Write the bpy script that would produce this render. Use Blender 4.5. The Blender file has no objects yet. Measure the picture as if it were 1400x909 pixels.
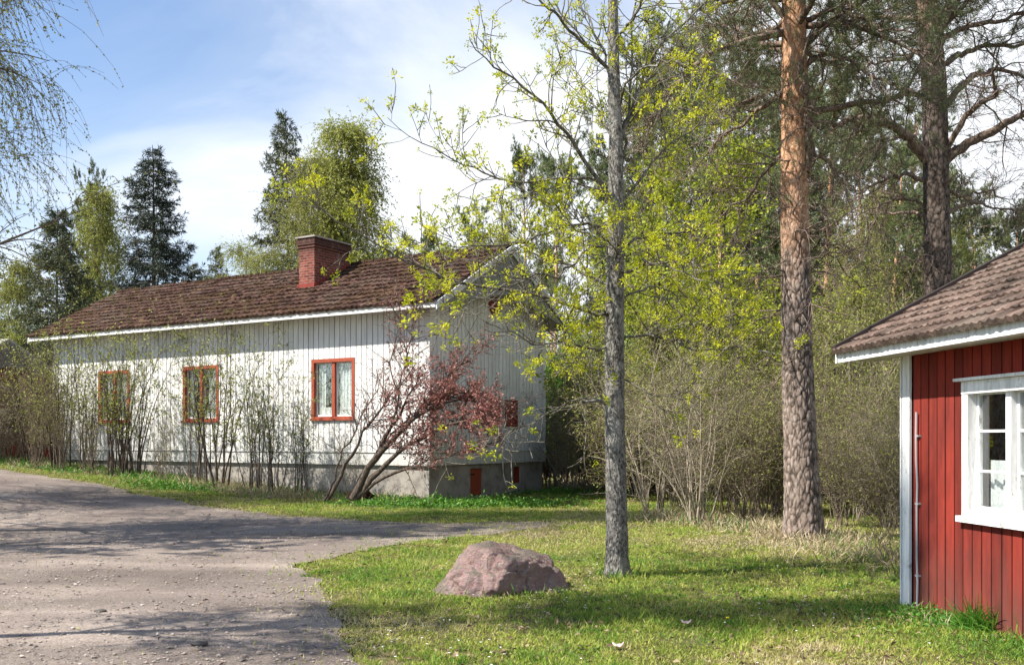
import bpy, math, random
import numpy as np
from mathutils import Vector, noise as mn
random.seed(5)
RNG = np.random.default_rng(11)
SC = bpy.context.scene
COL = SC.collection
F, CX, HY, CH = 1350.0, 700.0, 600.0, 1.6
R = math.radians
A = np.array

def nrm(v):
    v = np.asarray(v, float)
    return v / np.maximum(np.linalg.norm(v, axis=-1, keepdims=True), 1e-9)

# ---------------------------------------------------------------- terrain
HC = A([-2.09, 25.0]); HX = A([-0.8541, 0.5202]); HYV = A([0.5202, 0.8541])
def sstep(x):
    x = np.clip(x, 0, 1)
    return x * x * (3 - 2 * x)
def gh(x, y):
    x = np.asarray(x, float); y = np.asarray(y, float)
    t = (x - HC[0]) * HX[0] + (y - HC[1]) * HX[1]
    z = 0.85 * sstep((t - 0.5) / 17.0)
    z = z + 0.03 * np.exp(-(((x - 3.6) / 1.8) ** 2 + ((y - 16.2) / 2.0) ** 2))
    z = z + 0.025 * np.sin(x * 0.9 + 1.3) * np.sin(y * 0.7 + x * 0.25) * sstep((np.hypot(x, y) - 3) / 8)
    z = z + 3.5 * sstep((y - 45) / 120.0)
    return z
def at(px, Y):                       # ground point of a photo column at depth Y
    X = (px - CX) / F * Y
    return A([X, Y, float(gh(X, Y))])
def G(px, py):                       # ground point under a photo pixel
    Y = CH * F / max(py - HY, 12)
    for _ in range(25):
        X = (px - CX) / F * Y
        Y = 0.5 * Y + 0.5 * (CH - float(gh(X, Y))) * F / max(py - HY, 12)
    return A([(px - CX) / F * Y, Y])
def Wp(px, py, Y):
    return A([(px - CX) / F * Y, Y, CH + (HY - py) / F * Y])

# ---------------------------------------------------------------- mesh builder
class MB:
    def __init__(s):
        s.V = []; s.F4 = []; s.F3 = []; s.n = 0
        s.r4 = []; s.r3 = []; s.m4 = []; s.m3 = []
    def add(s, V, Fc, mi=0, rnd=None):
        V = np.asarray(V, float).reshape(-1, 3); Fc = np.asarray(Fc, int)
        if len(Fc) == 0: return
        if rnd is None: rnd = np.full(len(Fc), 0.5)
        rnd = np.broadcast_to(np.asarray(rnd, float), (len(Fc),))
        s.V.append(V)
        q = Fc.shape[1] == 4
        (s.F4 if q else s.F3).append(Fc + s.n)
        (s.r4 if q else s.r3).append(rnd)
        (s.m4 if q else s.m3).append(np.full(len(Fc), mi))
        s.n += len(V)
    def box(s, fr, x, y, z, mi=0, rnd=0.5):
        O, ax, ay, az = fr
        P = A([[xx, yy, zz] for zz in z for yy in y for xx in x], float)
        V = O + P[:, :1] * ax + P[:, 1:2] * ay + P[:, 2:] * az
        Fc = A([[0, 2, 3, 1], [4, 5, 7, 6], [0, 1, 5, 4], [2, 6, 7, 3], [0, 4, 6, 2], [1, 3, 7, 5]])
        if np.dot(np.cross(ax, ay), az) < 0: Fc = Fc[:, ::-1]
        s.add(V, Fc, mi, rnd)
    def prism(s, fr, pts, x, mi=0, rnd=0.5):     # polygon pts in (y,z) extruded over x
        O, ax, ay, az = fr
        n = len(pts)
        V = A([O + xx * ax + p[0] * ay + p[1] * az for xx in x for p in pts])
        Fc = A([[i, (i + 1) % n, n + (i + 1) % n, n + i] for i in range(n)])
        s.add(V, Fc, mi, rnd)
        for o in (0, n):
            c = V[o:o + n].mean(0)
            s.add(np.vstack([V[o:o + n], c]), A([[i, (i + 1) % n, n] for i in range(n)]), mi, rnd)
    def build(s, name, mats, parent=None, smooth=False, link=True):
        V = np.vstack(s.V) if s.V else np.zeros((0, 3))
        pp = parent
        while pp is not None:
            V = V - A(pp.location); pp = pp.parent
        f4 = np.vstack(s.F4) if s.F4 else np.zeros((0, 4), int)
        f3 = np.vstack(s.F3) if s.F3 else np.zeros((0, 3), int)
        me = bpy.data.meshes.new(name)
        me.vertices.add(len(V)); me.vertices.foreach_set('co', V.astype(np.float32).ravel())
        nl = f4.size + f3.size
        me.loops.add(nl)
        me.loops.foreach_set('vertex_index', np.concatenate([f4.ravel(), f3.ravel()]).astype(np.int32))
        npol = len(f4) + len(f3)
        me.polygons.add(npol)
        st = np.concatenate([np.arange(len(f4)) * 4, f4.size + np.arange(len(f3)) * 3])
        me.polygons.foreach_set('loop_start', st.astype(np.int32))
        mi = np.concatenate([np.concatenate(s.m4) if s.m4 else [], np.concatenate(s.m3) if s.m3 else []]).astype(np.int32)
        me.polygons.foreach_set('material_index', mi)
        me.polygons.foreach_set('use_smooth', np.full(npol, bool(smooth)))
        rn = np.concatenate([np.concatenate(s.r4) if s.r4 else [], np.concatenate(s.r3) if s.r3 else []])
        at_ = me.attributes.new('rnd', 'FLOAT', 'FACE'); at_.data.foreach_set('value', rn.astype(np.float32))
        me.update(calc_edges=True)
        for m in (mats if isinstance(mats, (list, tuple)) else [mats]): me.materials.append(m)
        o = bpy.data.objects.new(name, me)
        if link: COL.objects.link(o)
        if parent is not None: o.parent = parent
        return o

def tag(o, label=None, cat=None, group=None, kind=None):
    if label: o['label'] = label
    if cat: o['category'] = cat
    if group: o['group'] = group
    if kind: o['kind'] = kind
    return o
def thing(name, label, cat, loc=(0, 0, 0), group=None):
    o = bpy.data.objects.new(name, None); COL.objects.link(o)
    o.location = tuple(float(c) for c in loc); o.empty_display_size = 0.2
    return tag(o, label, cat, group)
def copy_tree(o, parent=None):
    c = o.copy(); COL.objects.link(c)
    if parent is not None: c.parent = parent
    for ch in list(o.children): copy_tree(ch, c)
    return c
def place(proto, used, loc, rz, sc, label=None, group=None):
    if proto.name in used:
        o = copy_tree(proto)
    else:
        used.add(proto.name); o = proto
    o.location = tuple(float(c) for c in loc); o.rotation_euler = (0, 0, rz)
    o.scale = (sc, sc, sc) if np.isscalar(sc) else sc
    if label: o['label'] = label
    if group: o['group'] = group
    return o

# ---------------------------------------------------------------- growth (vectorised)
def grow(S, D, L, n, wig, trop=0.0, rng=RNG):
    S = np.asarray(S, float); d = nrm(D); B = len(S)
    L = np.broadcast_to(np.asarray(L, float), (B,))
    P = np.zeros((B, n, 3)); P[:, 0] = S
    st = (L / (n - 1))[:, None]
    for i in range(1, n):
        d = d + rng.normal(0, wig, (B, 3))
        d[:, 2] += trop(i / (n - 1)) if callable(trop) else trop
        d = nrm(d); P[:, i] = P[:, i - 1] + d * st
    return P
def taper(r0, r1, n, p=1.0):
    t = np.linspace(0, 1, n)[None] ** p
    return np.asarray(r0, float)[:, None] * (1 - t) + np.asarray(r1, float)[:, None] * t
def spawn(P, Rd, per, t0, t1, ang, angsd=0.15, rng=RNG, up=0.0, even=False):
    B, n = P.shape[:2]
    per = np.broadcast_to(np.asarray(per, int), (B,))
    idx = np.repeat(np.arange(B), per); K = len(idx)
    t = rng.uniform(t0, t1, K)
    f = t * (n - 1); i = np.minimum(f.astype(int), n - 2); w = (f - i)[:, None]
    S = P[idx, i] * (1 - w) + P[idx, i + 1] * w
    T = nrm(P[idx, i + 1] - P[idx, i])
    rl = Rd[idx, i] * (1 - w[:, 0]) + Rd[idx, i + 1] * w[:, 0]
    q = rng.normal(0, 1, (K, 3)); q[:, 2] += up
    q = nrm(q - T * (q * T).sum(1, keepdims=True))
    a = (ang + rng.normal(0, angsd, K))[:, None]
    D = np.cos(a) * T + np.sin(a) * q
    return S, D, t, idx, rl
def tubes(mb, P, Rd, k=4, mi=0, rnd=0.5, lump=0.0):
    B, n = P.shape[:2]
    T = np.empty_like(P); T[:, 1:-1] = P[:, 2:] - P[:, :-2]; T[:, 0] = P[:, 1] - P[:, 0]; T[:, -1] = P[:, -1] - P[:, -2]
    T = nrm(T)
    ref = np.where(np.abs(T[:, :1, 2:3]) > 0.8, A([1.0, 0.1, 0.0]), A([0.05, 0.1, 1.0]))
    a = nrm(np.cross(T, np.broadcast_to(ref, T.shape))); b = np.cross(T, a)
    an = np.arange(k) * 2 * math.pi / k
    rr = Rd[:, :, None]
    if lump: rr = rr * (1 + RNG.normal(0, lump, (B, n, k)))
    rr = np.broadcast_to(rr, (B, n, k))
    V = P[:, :, None] + rr[..., None] * (np.cos(an)[:, None] * a[:, :, None] + np.sin(an)[:, None] * b[:, :, None])
    base = (np.arange(B) * n * k)[:, None, None]; i = np.arange(n - 1)[None, :, None] * k; j = np.arange(k)[None, None]
    j2 = (j + 1) % k
    Fc = np.stack([base + i + j, base + i + j2, base + i + k + j2, base + i + k + j], -1).reshape(-1, 4)
    r = np.repeat(np.broadcast_to(np.asarray(rnd, float), (B,)), (n - 1) * k)
    mb.add(V.reshape(-1, 3), Fc, mi, r)
def leaves(mb, C, U, Nn, ln, wd, mi=0, rnd=None, fold=0.0):
    C = np.asarray(C, float); U = nrm(U); K = len(C)
    if K == 0: return
    sd = nrm(np.cross(U, Nn)); up = np.cross(sd, U)
    ln = np.broadcast_to(np.asarray(ln, float), (K,))[:, None]; wd = np.broadcast_to(np.asarray(wd, float), (K,))[:, None]
    f = up * ln * fold
    V = np.stack([C, C + U * ln * .5 + sd * wd * .5 + f, C + U * ln, C + U * ln * .5 - sd * wd * .5 + f], 1).reshape(-1, 3)
    Fc = (np.arange(K) * 4)[:, None] + A([0, 1, 2, 3])
    if rnd is None: rnd = RNG.uniform(0, 1, K)
    mb.add(V, Fc, mi, rnd)
def rdir(K, up=0.0, rng=RNG):
    d = rng.normal(0, 1, (K, 3)); d[:, 2] += up
    return nrm(d)
def along(P, per, t0=0.0, t1=1.0, rng=RNG):
    B, n = P.shape[:2]
    idx = np.repeat(np.arange(B), per); K = len(idx)
    f = rng.uniform(t0, t1, K) * (n - 1); i = np.minimum(f.astype(int), n - 2); w = (f - i)[:, None]
    return P[idx, i] * (1 - w) + P[idx, i + 1] * w, nrm(P[idx, i + 1] - P[idx, i])
def catmull(pts, n):
    pts = np.asarray(pts, float); m = len(pts)
    P = np.vstack([2 * pts[0] - pts[1], pts, 2 * pts[-1] - pts[-2]])
    out = []
    for s in np.linspace(0, m - 1 - 1e-6, n):
        i = int(s); u = s - i; p0, p1, p2, p3 = P[i], P[i + 1], P[i + 2], P[i + 3]
        out.append(.5 * (2 * p1 + (p2 - p0) * u + (2 * p0 - 5 * p1 + 4 * p2 - p3) * u * u + (3 * p1 - p0 - 3 * p2 + p3) * u ** 3))
    return A(out)
def inpoly(x, y, poly):
    x = np.asarray(x); y = np.asarray(y); ins = np.zeros(x.shape, bool)
    n = len(poly)
    for i in range(n):
        x1, y1 = poly[i]; x2, y2 = poly[(i + 1) % n]
        c = ((y1 > y) != (y2 > y))
        ins ^= c & (x < (x2 - x1) * (y - y1) / ((y2 - y1) if y2 != y1 else 1e-9) + x1)
    return ins
def polydist(x, y, poly):
    q = np.stack([x, y], -1); best = np.full(len(q), 1e9); bp = q.copy()
    n = len(poly)
    for i in range(n):
        a = A(poly[i]); b = A(poly[(i + 1) % n]); ab = b - a
        t = np.clip(((q - a) @ ab) / max(ab @ ab, 1e-12), 0, 1)
        c = a + t[:, None] * ab; d = np.hypot(*(q - c).T)
        m = d < best; best[m] = d[m]; bp[m] = c[m]
    return best, bp
_ph = RNG.uniform(0, 6.28, (24, 3)); _kd = nrm(RNG.normal(0, 1, (24, 2)))
def pn(x, y, s):                    # cheap smooth 2D noise about -1..1
    x = np.asarray(x) * s; y = np.asarray(y) * s; o = 0
    for i in range(8):
        f = 1.0 + 0.35 * i
        o = o + np.sin(f * (x * _kd[i, 0] + y * _kd[i, 1]) * 2.2 + _ph[i, 0] + 1.3 * np.sin(f * (x * _kd[i + 8, 0] + y * _kd[i + 8, 1]) + _ph[i, 1])) / (1 + .25 * i)
    return o / 2.6
# ---------------------------------------------------------------- materials
def NM(name):
    m = bpy.data.materials.new(name); m.use_nodes = True
    nt = m.node_tree; nt.nodes.clear()
    out = nt.nodes.new('ShaderNodeOutputMaterial')
    return m, nt, out
def N(nt, typ, _o=None, _p=None, **kw):
    n = nt.nodes.new('ShaderNode' + typ)
    for k, v in (_p or {}).items(): setattr(n, k, v)
    for k, v in kw.items():
        k = k.replace('_', ' ')
        s = n.inputs[int(k[1:])] if k[0] == 'i' and k[1:].isdigit() else n.inputs[k]
        if hasattr(v, 'is_output'): nt.links.new(v, s)
        elif isinstance(v, (tuple, list)) and s.type == 'RGBA' and len(v) == 3: s.default_value = (*v, 1)
        else: s.default_value = v
    return n if _o is None else n.outputs[_o]
def ramp(nt, fac, stops, interp='LINEAR'):
    n = nt.nodes.new('ShaderNodeValToRGB'); n.color_ramp.interpolation = interp
    e = n.color_ramp.elements
    while len(e) > 1: e.remove(e[-1])
    e[0].position = stops[0][0]; e[0].color = (*stops[0][1], 1)
    for p, c in stops[1:]:
        x = e.new(p); x.color = (*c, 1)
    nt.links.new(fac, n.inputs[0]); return n.outputs[0]
def g1(v): return (v, v, v)
def mixc(nt, fac, a, b, mode='MIX'):
    n = nt.nodes.new('ShaderNodeMix'); n.data_type = 'RGBA'; n.blend_type = mode
    for s, v in ((n.inputs[0], fac), (n.inputs[6], a), (n.inputs[7], b)):
        if hasattr(v, 'is_output'): nt.links.new(v, s)
        elif isinstance(v, (tuple, list)): s.default_value = (*v, 1)
        else: s.default_value = v
    return n.outputs[2]
def coord(nt, scale=(1, 1, 1), which='Object'):
    tc = N(nt, 'TexCoord', which)
    return N(nt, 'Mapping', 0, Vector=tc, Scale=scale)
def surf(name, color_fn, rough=0.85, bump=None, spec=0.25):
    m, nt, out = NM(name)
    c, h = color_fn(nt)
    b = N(nt, 'BsdfPrincipled', Roughness=rough)
    b.inputs['Specular IOR Level'].default_value = spec
    if hasattr(c, 'is_output'): nt.links.new(c, b.inputs['Base Color'])
    else: b.inputs['Base Color'].default_value = (*c, 1)
    if h is not None and bump:
        bn = N(nt, 'Bump', 0, Height=h, Strength=bump[0], Distance=bump[1]); nt.links.new(bn, b.inputs['Normal'])
    nt.links.new(b.outputs[0], out.inputs[0]); return m

def leafmat(name, stops, trans=0.4, rough=0.6, objvar=0.12):
    m, nt, out = NM(name)
    a = N(nt, 'Attribute', 'Fac', _p=dict(attribute_name='rnd'))
    c = ramp(nt, a, stops)
    oi = N(nt, 'ObjectInfo', 'Random')
    v = N(nt, 'MapRange', 0, Value=oi, To_Min=1 - objvar, To_Max=1 + objvar)
    c = mixc(nt, 1.0, c, N(nt, 'CombineXYZ', 0, X=v, Y=v, Z=v), 'MULTIPLY')
    d = N(nt, 'BsdfPrincipled', 0, Base_Color=c, Roughness=rough)
    t = N(nt, 'BsdfTranslucent', 0, Color=c)
    x = N(nt, 'MixShader', 0, Fac=trans, i1=d, i2=t)
    nt.links.new(x, out.inputs[0]); return m

def bark(name, c0, c1, c2, sx=14, sz=2.0, strength=0.8, lich=None, dist=0.02):
    def fn(nt):
        co = coord(nt, (sx, sx, sz))
        n1 = N(nt, 'TexNoise', 0, Vector=co, Scale=1.0, Detail=8, Roughness=.65)
        co2 = coord(nt, (sx * 2.3, sx * 2.3, sz * 1.6))
        v = N(nt, 'TexVoronoi', 0, Vector=co2, Scale=1.0)
        h = N(nt, 'Math', 0, _p=dict(operation='ADD'), i0=n1, i1=N(nt, 'Math', 0, _p=dict(operation='MULTIPLY'), i0=v, i1=.35))
        c = ramp(nt, h, [(.46, c0), (.64, c1), (.86, c2)])
        if lich:
            l = N(nt, 'TexNoise', 0, Vector=coord(nt, (5, 5, 3)), Scale=1.0, Detail=9, Roughness=.7)
            c = mixc(nt, ramp(nt, l, [(.5, g1(0)), (.62, g1(.8))]), c, lich)
        return c, h
    return surf(name, fn, .92, (strength, dist), .1)

def paint(name, base, dirt, amount=.5, sc=3.0, flake=None, rough=.6, splash=None, grain=.75, rv=.07):
    def fn(nt):
        n1 = N(nt, 'TexNoise', 0, Vector=coord(nt, (sc, sc, sc * .35)), Scale=1.0, Detail=8, Roughness=.7)
        n2 = N(nt, 'TexNoise', 0, Vector=coord(nt, (sc * 8, sc * 8, sc * .8)), Scale=1.0, Detail=4, Roughness=.6)
        a = N(nt, 'Attribute', 'Fac', _p=dict(attribute_name='rnd'))
        f = N(nt, 'Math', 0, _p=dict(operation='MULTIPLY'), i0=ramp(nt, n1, [(.42, g1(0)), (.72, g1(1))]), i1=amount)
        c = mixc(nt, f, base, dirt)
        c = mixc(nt, 1.0, c, ramp(nt, a, [(0, g1(1 - rv)), (1, g1(1 + rv * .6))]), 'MULTIPLY')
        c = mixc(nt, grain, c, mixc(nt, 1.0, c, ramp(nt, n2, [(.3, g1(.70)), (.5, g1(1.0)), (.7, g1(1.14))]), 'MULTIPLY'))
        if splash:
            zc = N(nt, 'SeparateXYZ', 2, Vector=N(nt, 'TexCoord', 'Object'))
            k = N(nt, 'MapRange', 0, Value=zc, From_Min=splash[0], From_Max=splash[1], To_Min=.75, To_Max=0.0)
            sn = N(nt, 'TexNoise', 0, Vector=coord(nt, (9, 9, 2.0)), Scale=1.0, Detail=8, Roughness=.7)
            k = N(nt, 'Math', 0, _p=dict(operation='MULTIPLY', use_clamp=True), i0=k, i1=ramp(nt, sn, [(.35, g1(.1)), (.7, g1(1.3))]))
            c = mixc(nt, k, c, splash[2])
        if flake:
            m3 = N(nt, 'TexNoise', 0, Vector=coord(nt, (sc * 3, sc * 3, sc * 1.5)), Scale=1.0, Detail=9, Roughness=.75)
            c = mixc(nt, ramp(nt, m3, [(.57, g1(0)), (.63, g1(.8))]), c, flake)
        return c, n2
    return surf(name, fn, rough, (.35, .006), .3)

M = {}
M['white'] = paint('white_paint', (.76, .755, .735), (.46, .445, .40), .5, 2.6, grain=.4, splash=(.95, 1.6, (.34, .33, .28)))
M['trim'] = paint('weathered_white_trim', (.78, .78, .77), (.42, .41, .38), .8, 3.5, flake=(.27, .24, .21))
M['redtrim'] = paint('red_trim', (.36, .075, .035), (.22, .05, .03), .6, 4.0)
M['reddark'] = paint('red_door_paint', (.25, .035, .02), (.13, .025, .02), .6, 4.0)
M['redwall'] = paint('red_ochre_boards', (.24, .028, .016), (.105, .017, .013), .9, 2.6, flake=None, rough=.9, rv=.24, splash=(-.1, .75, (.10, .06, .045)))
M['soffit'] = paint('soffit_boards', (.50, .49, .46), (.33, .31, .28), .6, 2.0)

def _found(nt):
    n = N(nt, 'TexNoise', 0, Vector=coord(nt), Scale=2.2, Detail=10, Roughness=.7)
    n2 = N(nt, 'TexNoise', 0, Vector=coord(nt), Scale=45.0, Detail=4)
    c = ramp(nt, n, [(.3, (.16, .145, .125)), (.5, (.33, .30, .265)), (.72, (.42, .39, .35))])
    return c, N(nt, 'Math', 0, _p=dict(operation='ADD'), i0=n2, i1=n)
M['found'] = surf('rendered_plinth', _found, .95, (.4, .01), .1)

def _roof(c0, c1, c2, moss, ml, mh, tsc):
    def fn(nt):
        a = N(nt, 'Attribute', 'Fac', _p=dict(attribute_name='rnd'))
        n = N(nt, 'TexNoise', 0, Vector=coord(nt), Scale=tsc, Detail=10, Roughness=.72)
        n2 = N(nt, 'TexNoise', 0, Vector=coord(nt), Scale=1.1, Detail=6, Roughness=.6)
        n3 = N(nt, 'TexNoise', 0, Vector=coord(nt), Scale=tsc * 6, Detail=5)
        c = ramp(nt, n, [(.3, c0), (.5, c1), (.72, c2)])
        c = mixc(nt, 1.0, c, ramp(nt, a, [(0, g1(.55)), (1, g1(1.4))]), 'MULTIPLY')
        pm = N(nt, 'TexNoise', 0, Vector=coord(nt), Scale=.8, Detail=10, Roughness=.75)
        c = mixc(nt, ramp(nt, pm, [(.52, g1(0)), (.64, g1(.5))]), c, (.15, .125, .10))
        c = mixc(nt, ramp(nt, N(nt, 'Math', 0, _p=dict(operation='ADD'), i0=n2, i1=N(nt, 'Math', 0, _p=dict(operation='MULTIPLY'), i0=n, i1=.6)), [(ml, g1(0)), (mh, g1(.9))]), c, moss)
        return c, N(nt, 'Math', 0, _p=dict(operation='ADD'), i0=n, i1=n3)
    return fn
M['roof'] = surf('mossy_roof_tiles', _roof((.032, .020, .016), (.078, .043, .033), (.16, .10, .08), (.07, .042, .022), .75, .95, 7), .95, (.8, .02), .1)
M['roof2'] = surf('worn_roof_tiles', _roof((.06, .042, .034), (.125, .086, .068), (.23, .17, .14), (.032, .026, .02), .88, 1.02, 9), .9, (.6, .01), .15)
M['roof3'] = surf('grey_felt_roof', _roof((.24, .23, .21), (.34, .33, .30), (.44, .42, .38), (.2, .2, .14), .9, 1.1, 4), .95, (.3, .01), .1)
M['moss'] = surf('roof_moss', lambda nt: (ramp(nt, N(nt, 'Attribute', 'Fac', _p=dict(attribute_name='rnd')), [(0, (.03, .018, .012)), (.6, (.085, .048, .030)), (1, (.15, .10, .05))]), N(nt, 'TexNoise', 0, Vector=coord(nt), Scale=60.0, Detail=4)), 1.0, (.8, .02), .05)
M['tar'] = surf('dark_metal_edge', lambda nt: ((.035, .026, .022), None), .7)

def _brick(nt):
    tc = N(nt, 'TexCoord', 'Object'); s = N(nt, 'SeparateXYZ', None, Vector=tc)
    u = N(nt, 'VectorMath', 'Value', _p=dict(operation='DOT_PRODUCT'), i0=tc, i1=(-.334, 1.374, 0))
    co = N(nt, 'CombineXYZ', 0, X=u, Y=s.outputs[2], Z=0.0)
    b = N(nt, 'TexBrick', None, Vector=co, Color1=(.13, .034, .024), Color2=(.28, .075, .05), Mortar=(.27, .20, .17), Scale=1.0, Mortar_Size=.008, Brick_Width=.24, Row_Height=.075)
    n = N(nt, 'TexNoise', 0, Vector=coord(nt), Scale=9.0, Detail=9, Roughness=.7)
    c = mixc(nt, 1.0, b.outputs[0], ramp(nt, n, [(.3, g1(.55)), (.6, g1(1.1))]), 'MULTIPLY')
    so = N(nt, 'MapRange', 0, Value=N(nt, 'Math', 0, _p=dict(operation='ADD'), i0=s.outputs[2], i1=N(nt, 'Math', 0, _p=dict(operation='MULTIPLY'), i0=n, i1=.9)), From_Min=7.2, From_Max=7.85, To_Min=0.0, To_Max=.85)
    c = mixc(nt, so, c, (.04, .026, .022))
    ef = N(nt, 'TexNoise', 0, Vector=coord(nt), Scale=3.0, Detail=8, Roughness=.7)
    c = mixc(nt, ramp(nt, ef, [(.55, g1(0)), (.7, g1(.5))]), c, (.36, .22, .17))
    return c, N(nt, 'Math', 0, _p=dict(operation='SUBTRACT'), i0=n, i1=b.outputs[1])
M['brick'] = surf('old_red_brick', _brick, .9, (.6, .01), .15)
M['concrete'] = surf('dark_cap_stone', _found, .95, (.5, .01), .1)
M['metal'] = surf('galvanised_pipe', lambda nt: ((.34, .34, .35), None), .5)
M['wood'] = paint('grey_wood', (.25, .22, .18), (.14, .12, .1), .6)

def _glass():
    m, nt, out = NM('window_glass')
    g = N(nt, 'BsdfGlossy', 0, Color=(1, 1, 1), Roughness=.015)
    t = N(nt, 'BsdfTransparent', 0, Color=(.95, .97, .96))
    lw = N(nt, 'LayerWeight', 1, Blend=.5)
    fr = ramp(nt, lw, [(0, g1(.10)), (.5, g1(.16)), (.8, g1(.42)), (1, g1(1))])
    nt.links.new(N(nt, 'MixShader', 0, Fac=fr, i1=t, i2=g), out.inputs[0]); return m
M['glass'] = _glass()
M['curtain'] = surf('lace_curtain', lambda nt: (ramp(nt, N(nt, 'TexNoise', 0, Vector=coord(nt, (60, 60, 30)), Scale=1.0, Detail=2), [(.4, (.66, .67, .67)), (.6, (.84, .85, .85))]), None), .9)
M['dark'] = surf('dark_interior', lambda nt: ((.03, .028, .025), None), .9)
M['pot'] = surf('clay_pot', lambda nt: ((.3, .12, .06), None), .8)

# rocks and ground
def _rock(nt):
    co = coord(nt)
    n = N(nt, 'TexNoise', 0, Vector=co, Scale=3.2, Detail=10, Roughness=.7)
    sp = N(nt, 'TexVoronoi', 1, Vector=co, Scale=85.0)
    n3 = N(nt, 'TexNoise', 0, Vector=co, Scale=30.0, Detail=6, Roughness=.7)
    c = ramp(nt, n, [(.3, (.19, .125, .11)), (.5, (.35, .238, .215)), (.7, (.47, .355, .325))])
    c = mixc(nt, .14, c, mixc(nt, 1.0, c, sp, 'OVERLAY'))
    geo = N(nt, 'NewGeometry', None); sz = N(nt, 'SeparateXYZ', 2, Vector=geo.outputs['Normal'])
    l = N(nt, 'Math', 0, _p=dict(operation='ADD'), i0=N(nt, 'Math', 0, _p=dict(operation='MULTIPLY'), i0=sz, i1=.34), i1=n)
    c = mixc(nt, ramp(nt, l, [(.68, g1(0)), (.8, g1(.85))]), c, (.16, .14, .11))
    bl = N(nt, 'TexNoise', 0, Vector=co, Scale=3.4, Detail=10, Roughness=.78)
    c = mixc(nt, ramp(nt, bl, [(.60, g1(0)), (.68, g1(.8))]), c, (.05, .043, .038))
    li = N(nt, 'TexNoise', 0, Vector=co, Scale=11.0, Detail=9, Roughness=.75)
    c = mixc(nt, ramp(nt, li, [(.60, g1(0)), (.64, g1(.7))]), c, (.34, .33, .29))
    return c, N(nt, 'Math', 0, _p=dict(operation='ADD'), i0=n, i1=n3)
M['rock'] = surf('pink_granite', _rock, .9, (1.0, .05), .15)

def _soil(nt):
    co = coord(nt)
    n = N(nt, 'TexNoise', 0, Vector=co, Scale=.55, Detail=8, Roughness=.65)
    n2 = N(nt, 'TexNoise', 0, Vector=co, Scale=9.0, Detail=8, Roughness=.75)
    n3 = N(nt, 'TexNoise', 0, Vector=co, Scale=60.0, Detail=4, Roughness=.7)
    c = ramp(nt, n2, [(.3, (.05, .045, .018)), (.5, (.10, .10, .032)), (.7, (.20, .17, .085))])
    c = mixc(nt, ramp(nt, n, [(.45, g1(0)), (.62, g1(.8))]), c, ramp(nt, n2, [(.35, (.10, .075, .045)), (.65, (.27, .22, .14))]))
    return c, N(nt, 'Math', 0, _p=dict(operation='ADD'), i0=n2, i1=n3)
M['soil'] = surf('turf_and_soil', _soil, 1.0, (.7, .04), .05)

def _gravel(nt):
    co = coord(nt)
    n = N(nt, 'TexNoise', 0, Vector=co, Scale=.45, Detail=7, Roughness=.6)
    n2 = N(nt, 'TexNoise', 0, Vector=co, Scale=14.0, Detail=9, Roughness=.78)
    v = N(nt, 'TexVoronoi', None, Vector=co, Scale=70.0)
    v2 = N(nt, 'TexVoronoi', None, Vector=co, Scale=28.0)
    c = ramp(nt, n, [(.32, (.15, .122, .106)), (.5, (.225, .185, .158)), (.68, (.30, .25, .212))])
    c = mixc(nt, .8, c, ramp(nt, n2, [(.32, g1(.72)), (.5, g1(1.0)), (.7, g1(1.2))]), 'MULTIPLY')
    c = mixc(nt, .45, c, mixc(nt, 1.0, c, ramp(nt, N(nt, 'SeparateColor', 0, Color=v.outputs[1]), [(0, g1(.5)), (1, g1(1.55))]), 'MULTIPLY'))
    mp = N(nt, 'Mapping', 0, Vector=N(nt, 'TexCoord', 'Object'), Rotation=(0, 0, R(-55)), Scale=(.07, .95, 1))
    tr = N(nt, 'TexNoise', 0, Vector=mp, Scale=1.0, Detail=4, Roughness=.5, Distortion=.3)
    c = mixc(nt, 1.0, c, ramp(nt, tr, [(.36, g1(.74)), (.5, g1(.97)), (.64, g1(1.16))]), 'MULTIPLY')
    dm = N(nt, 'TexNoise', 0, Vector=co, Scale=1.1, Detail=9, Roughness=.7)
    c = mixc(nt, ramp(nt, dm, [(.60, g1(0)), (.72, g1(.55))]), c, (.10, .072, .052))
    h = N(nt, 'Math', 0, _p=dict(operation='ADD'), i0=n2, i1=N(nt, 'Math', 0, _p=dict(operation='MULTIPLY'), i0=v.outputs[0], i1=-.5))
    h = N(nt, 'Math', 0, _p=dict(operation='ADD'), i0=h, i1=N(nt, 'Math', 0, _p=dict(operation='MULTIPLY'), i0=v2.outputs[0], i1=-.35))
    return c, h
M['gravel'] = surf('packed_gravel', _gravel, .95, (.4, .02), .1)
M['pebble'] = surf('pebbles', lambda nt: (ramp(nt, N(nt, 'Attribute', 'Fac', _p=dict(attribute_name='rnd')), [(0, (.10, .088, .078)), (.3, (.22, .185, .16)), (.85, (.33, .28, .24)), (1, (.46, .41, .36))]), N(nt, 'TexNoise', 0, Vector=coord(nt), Scale=80.0)), .9, (.4, .01), .2)

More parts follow.
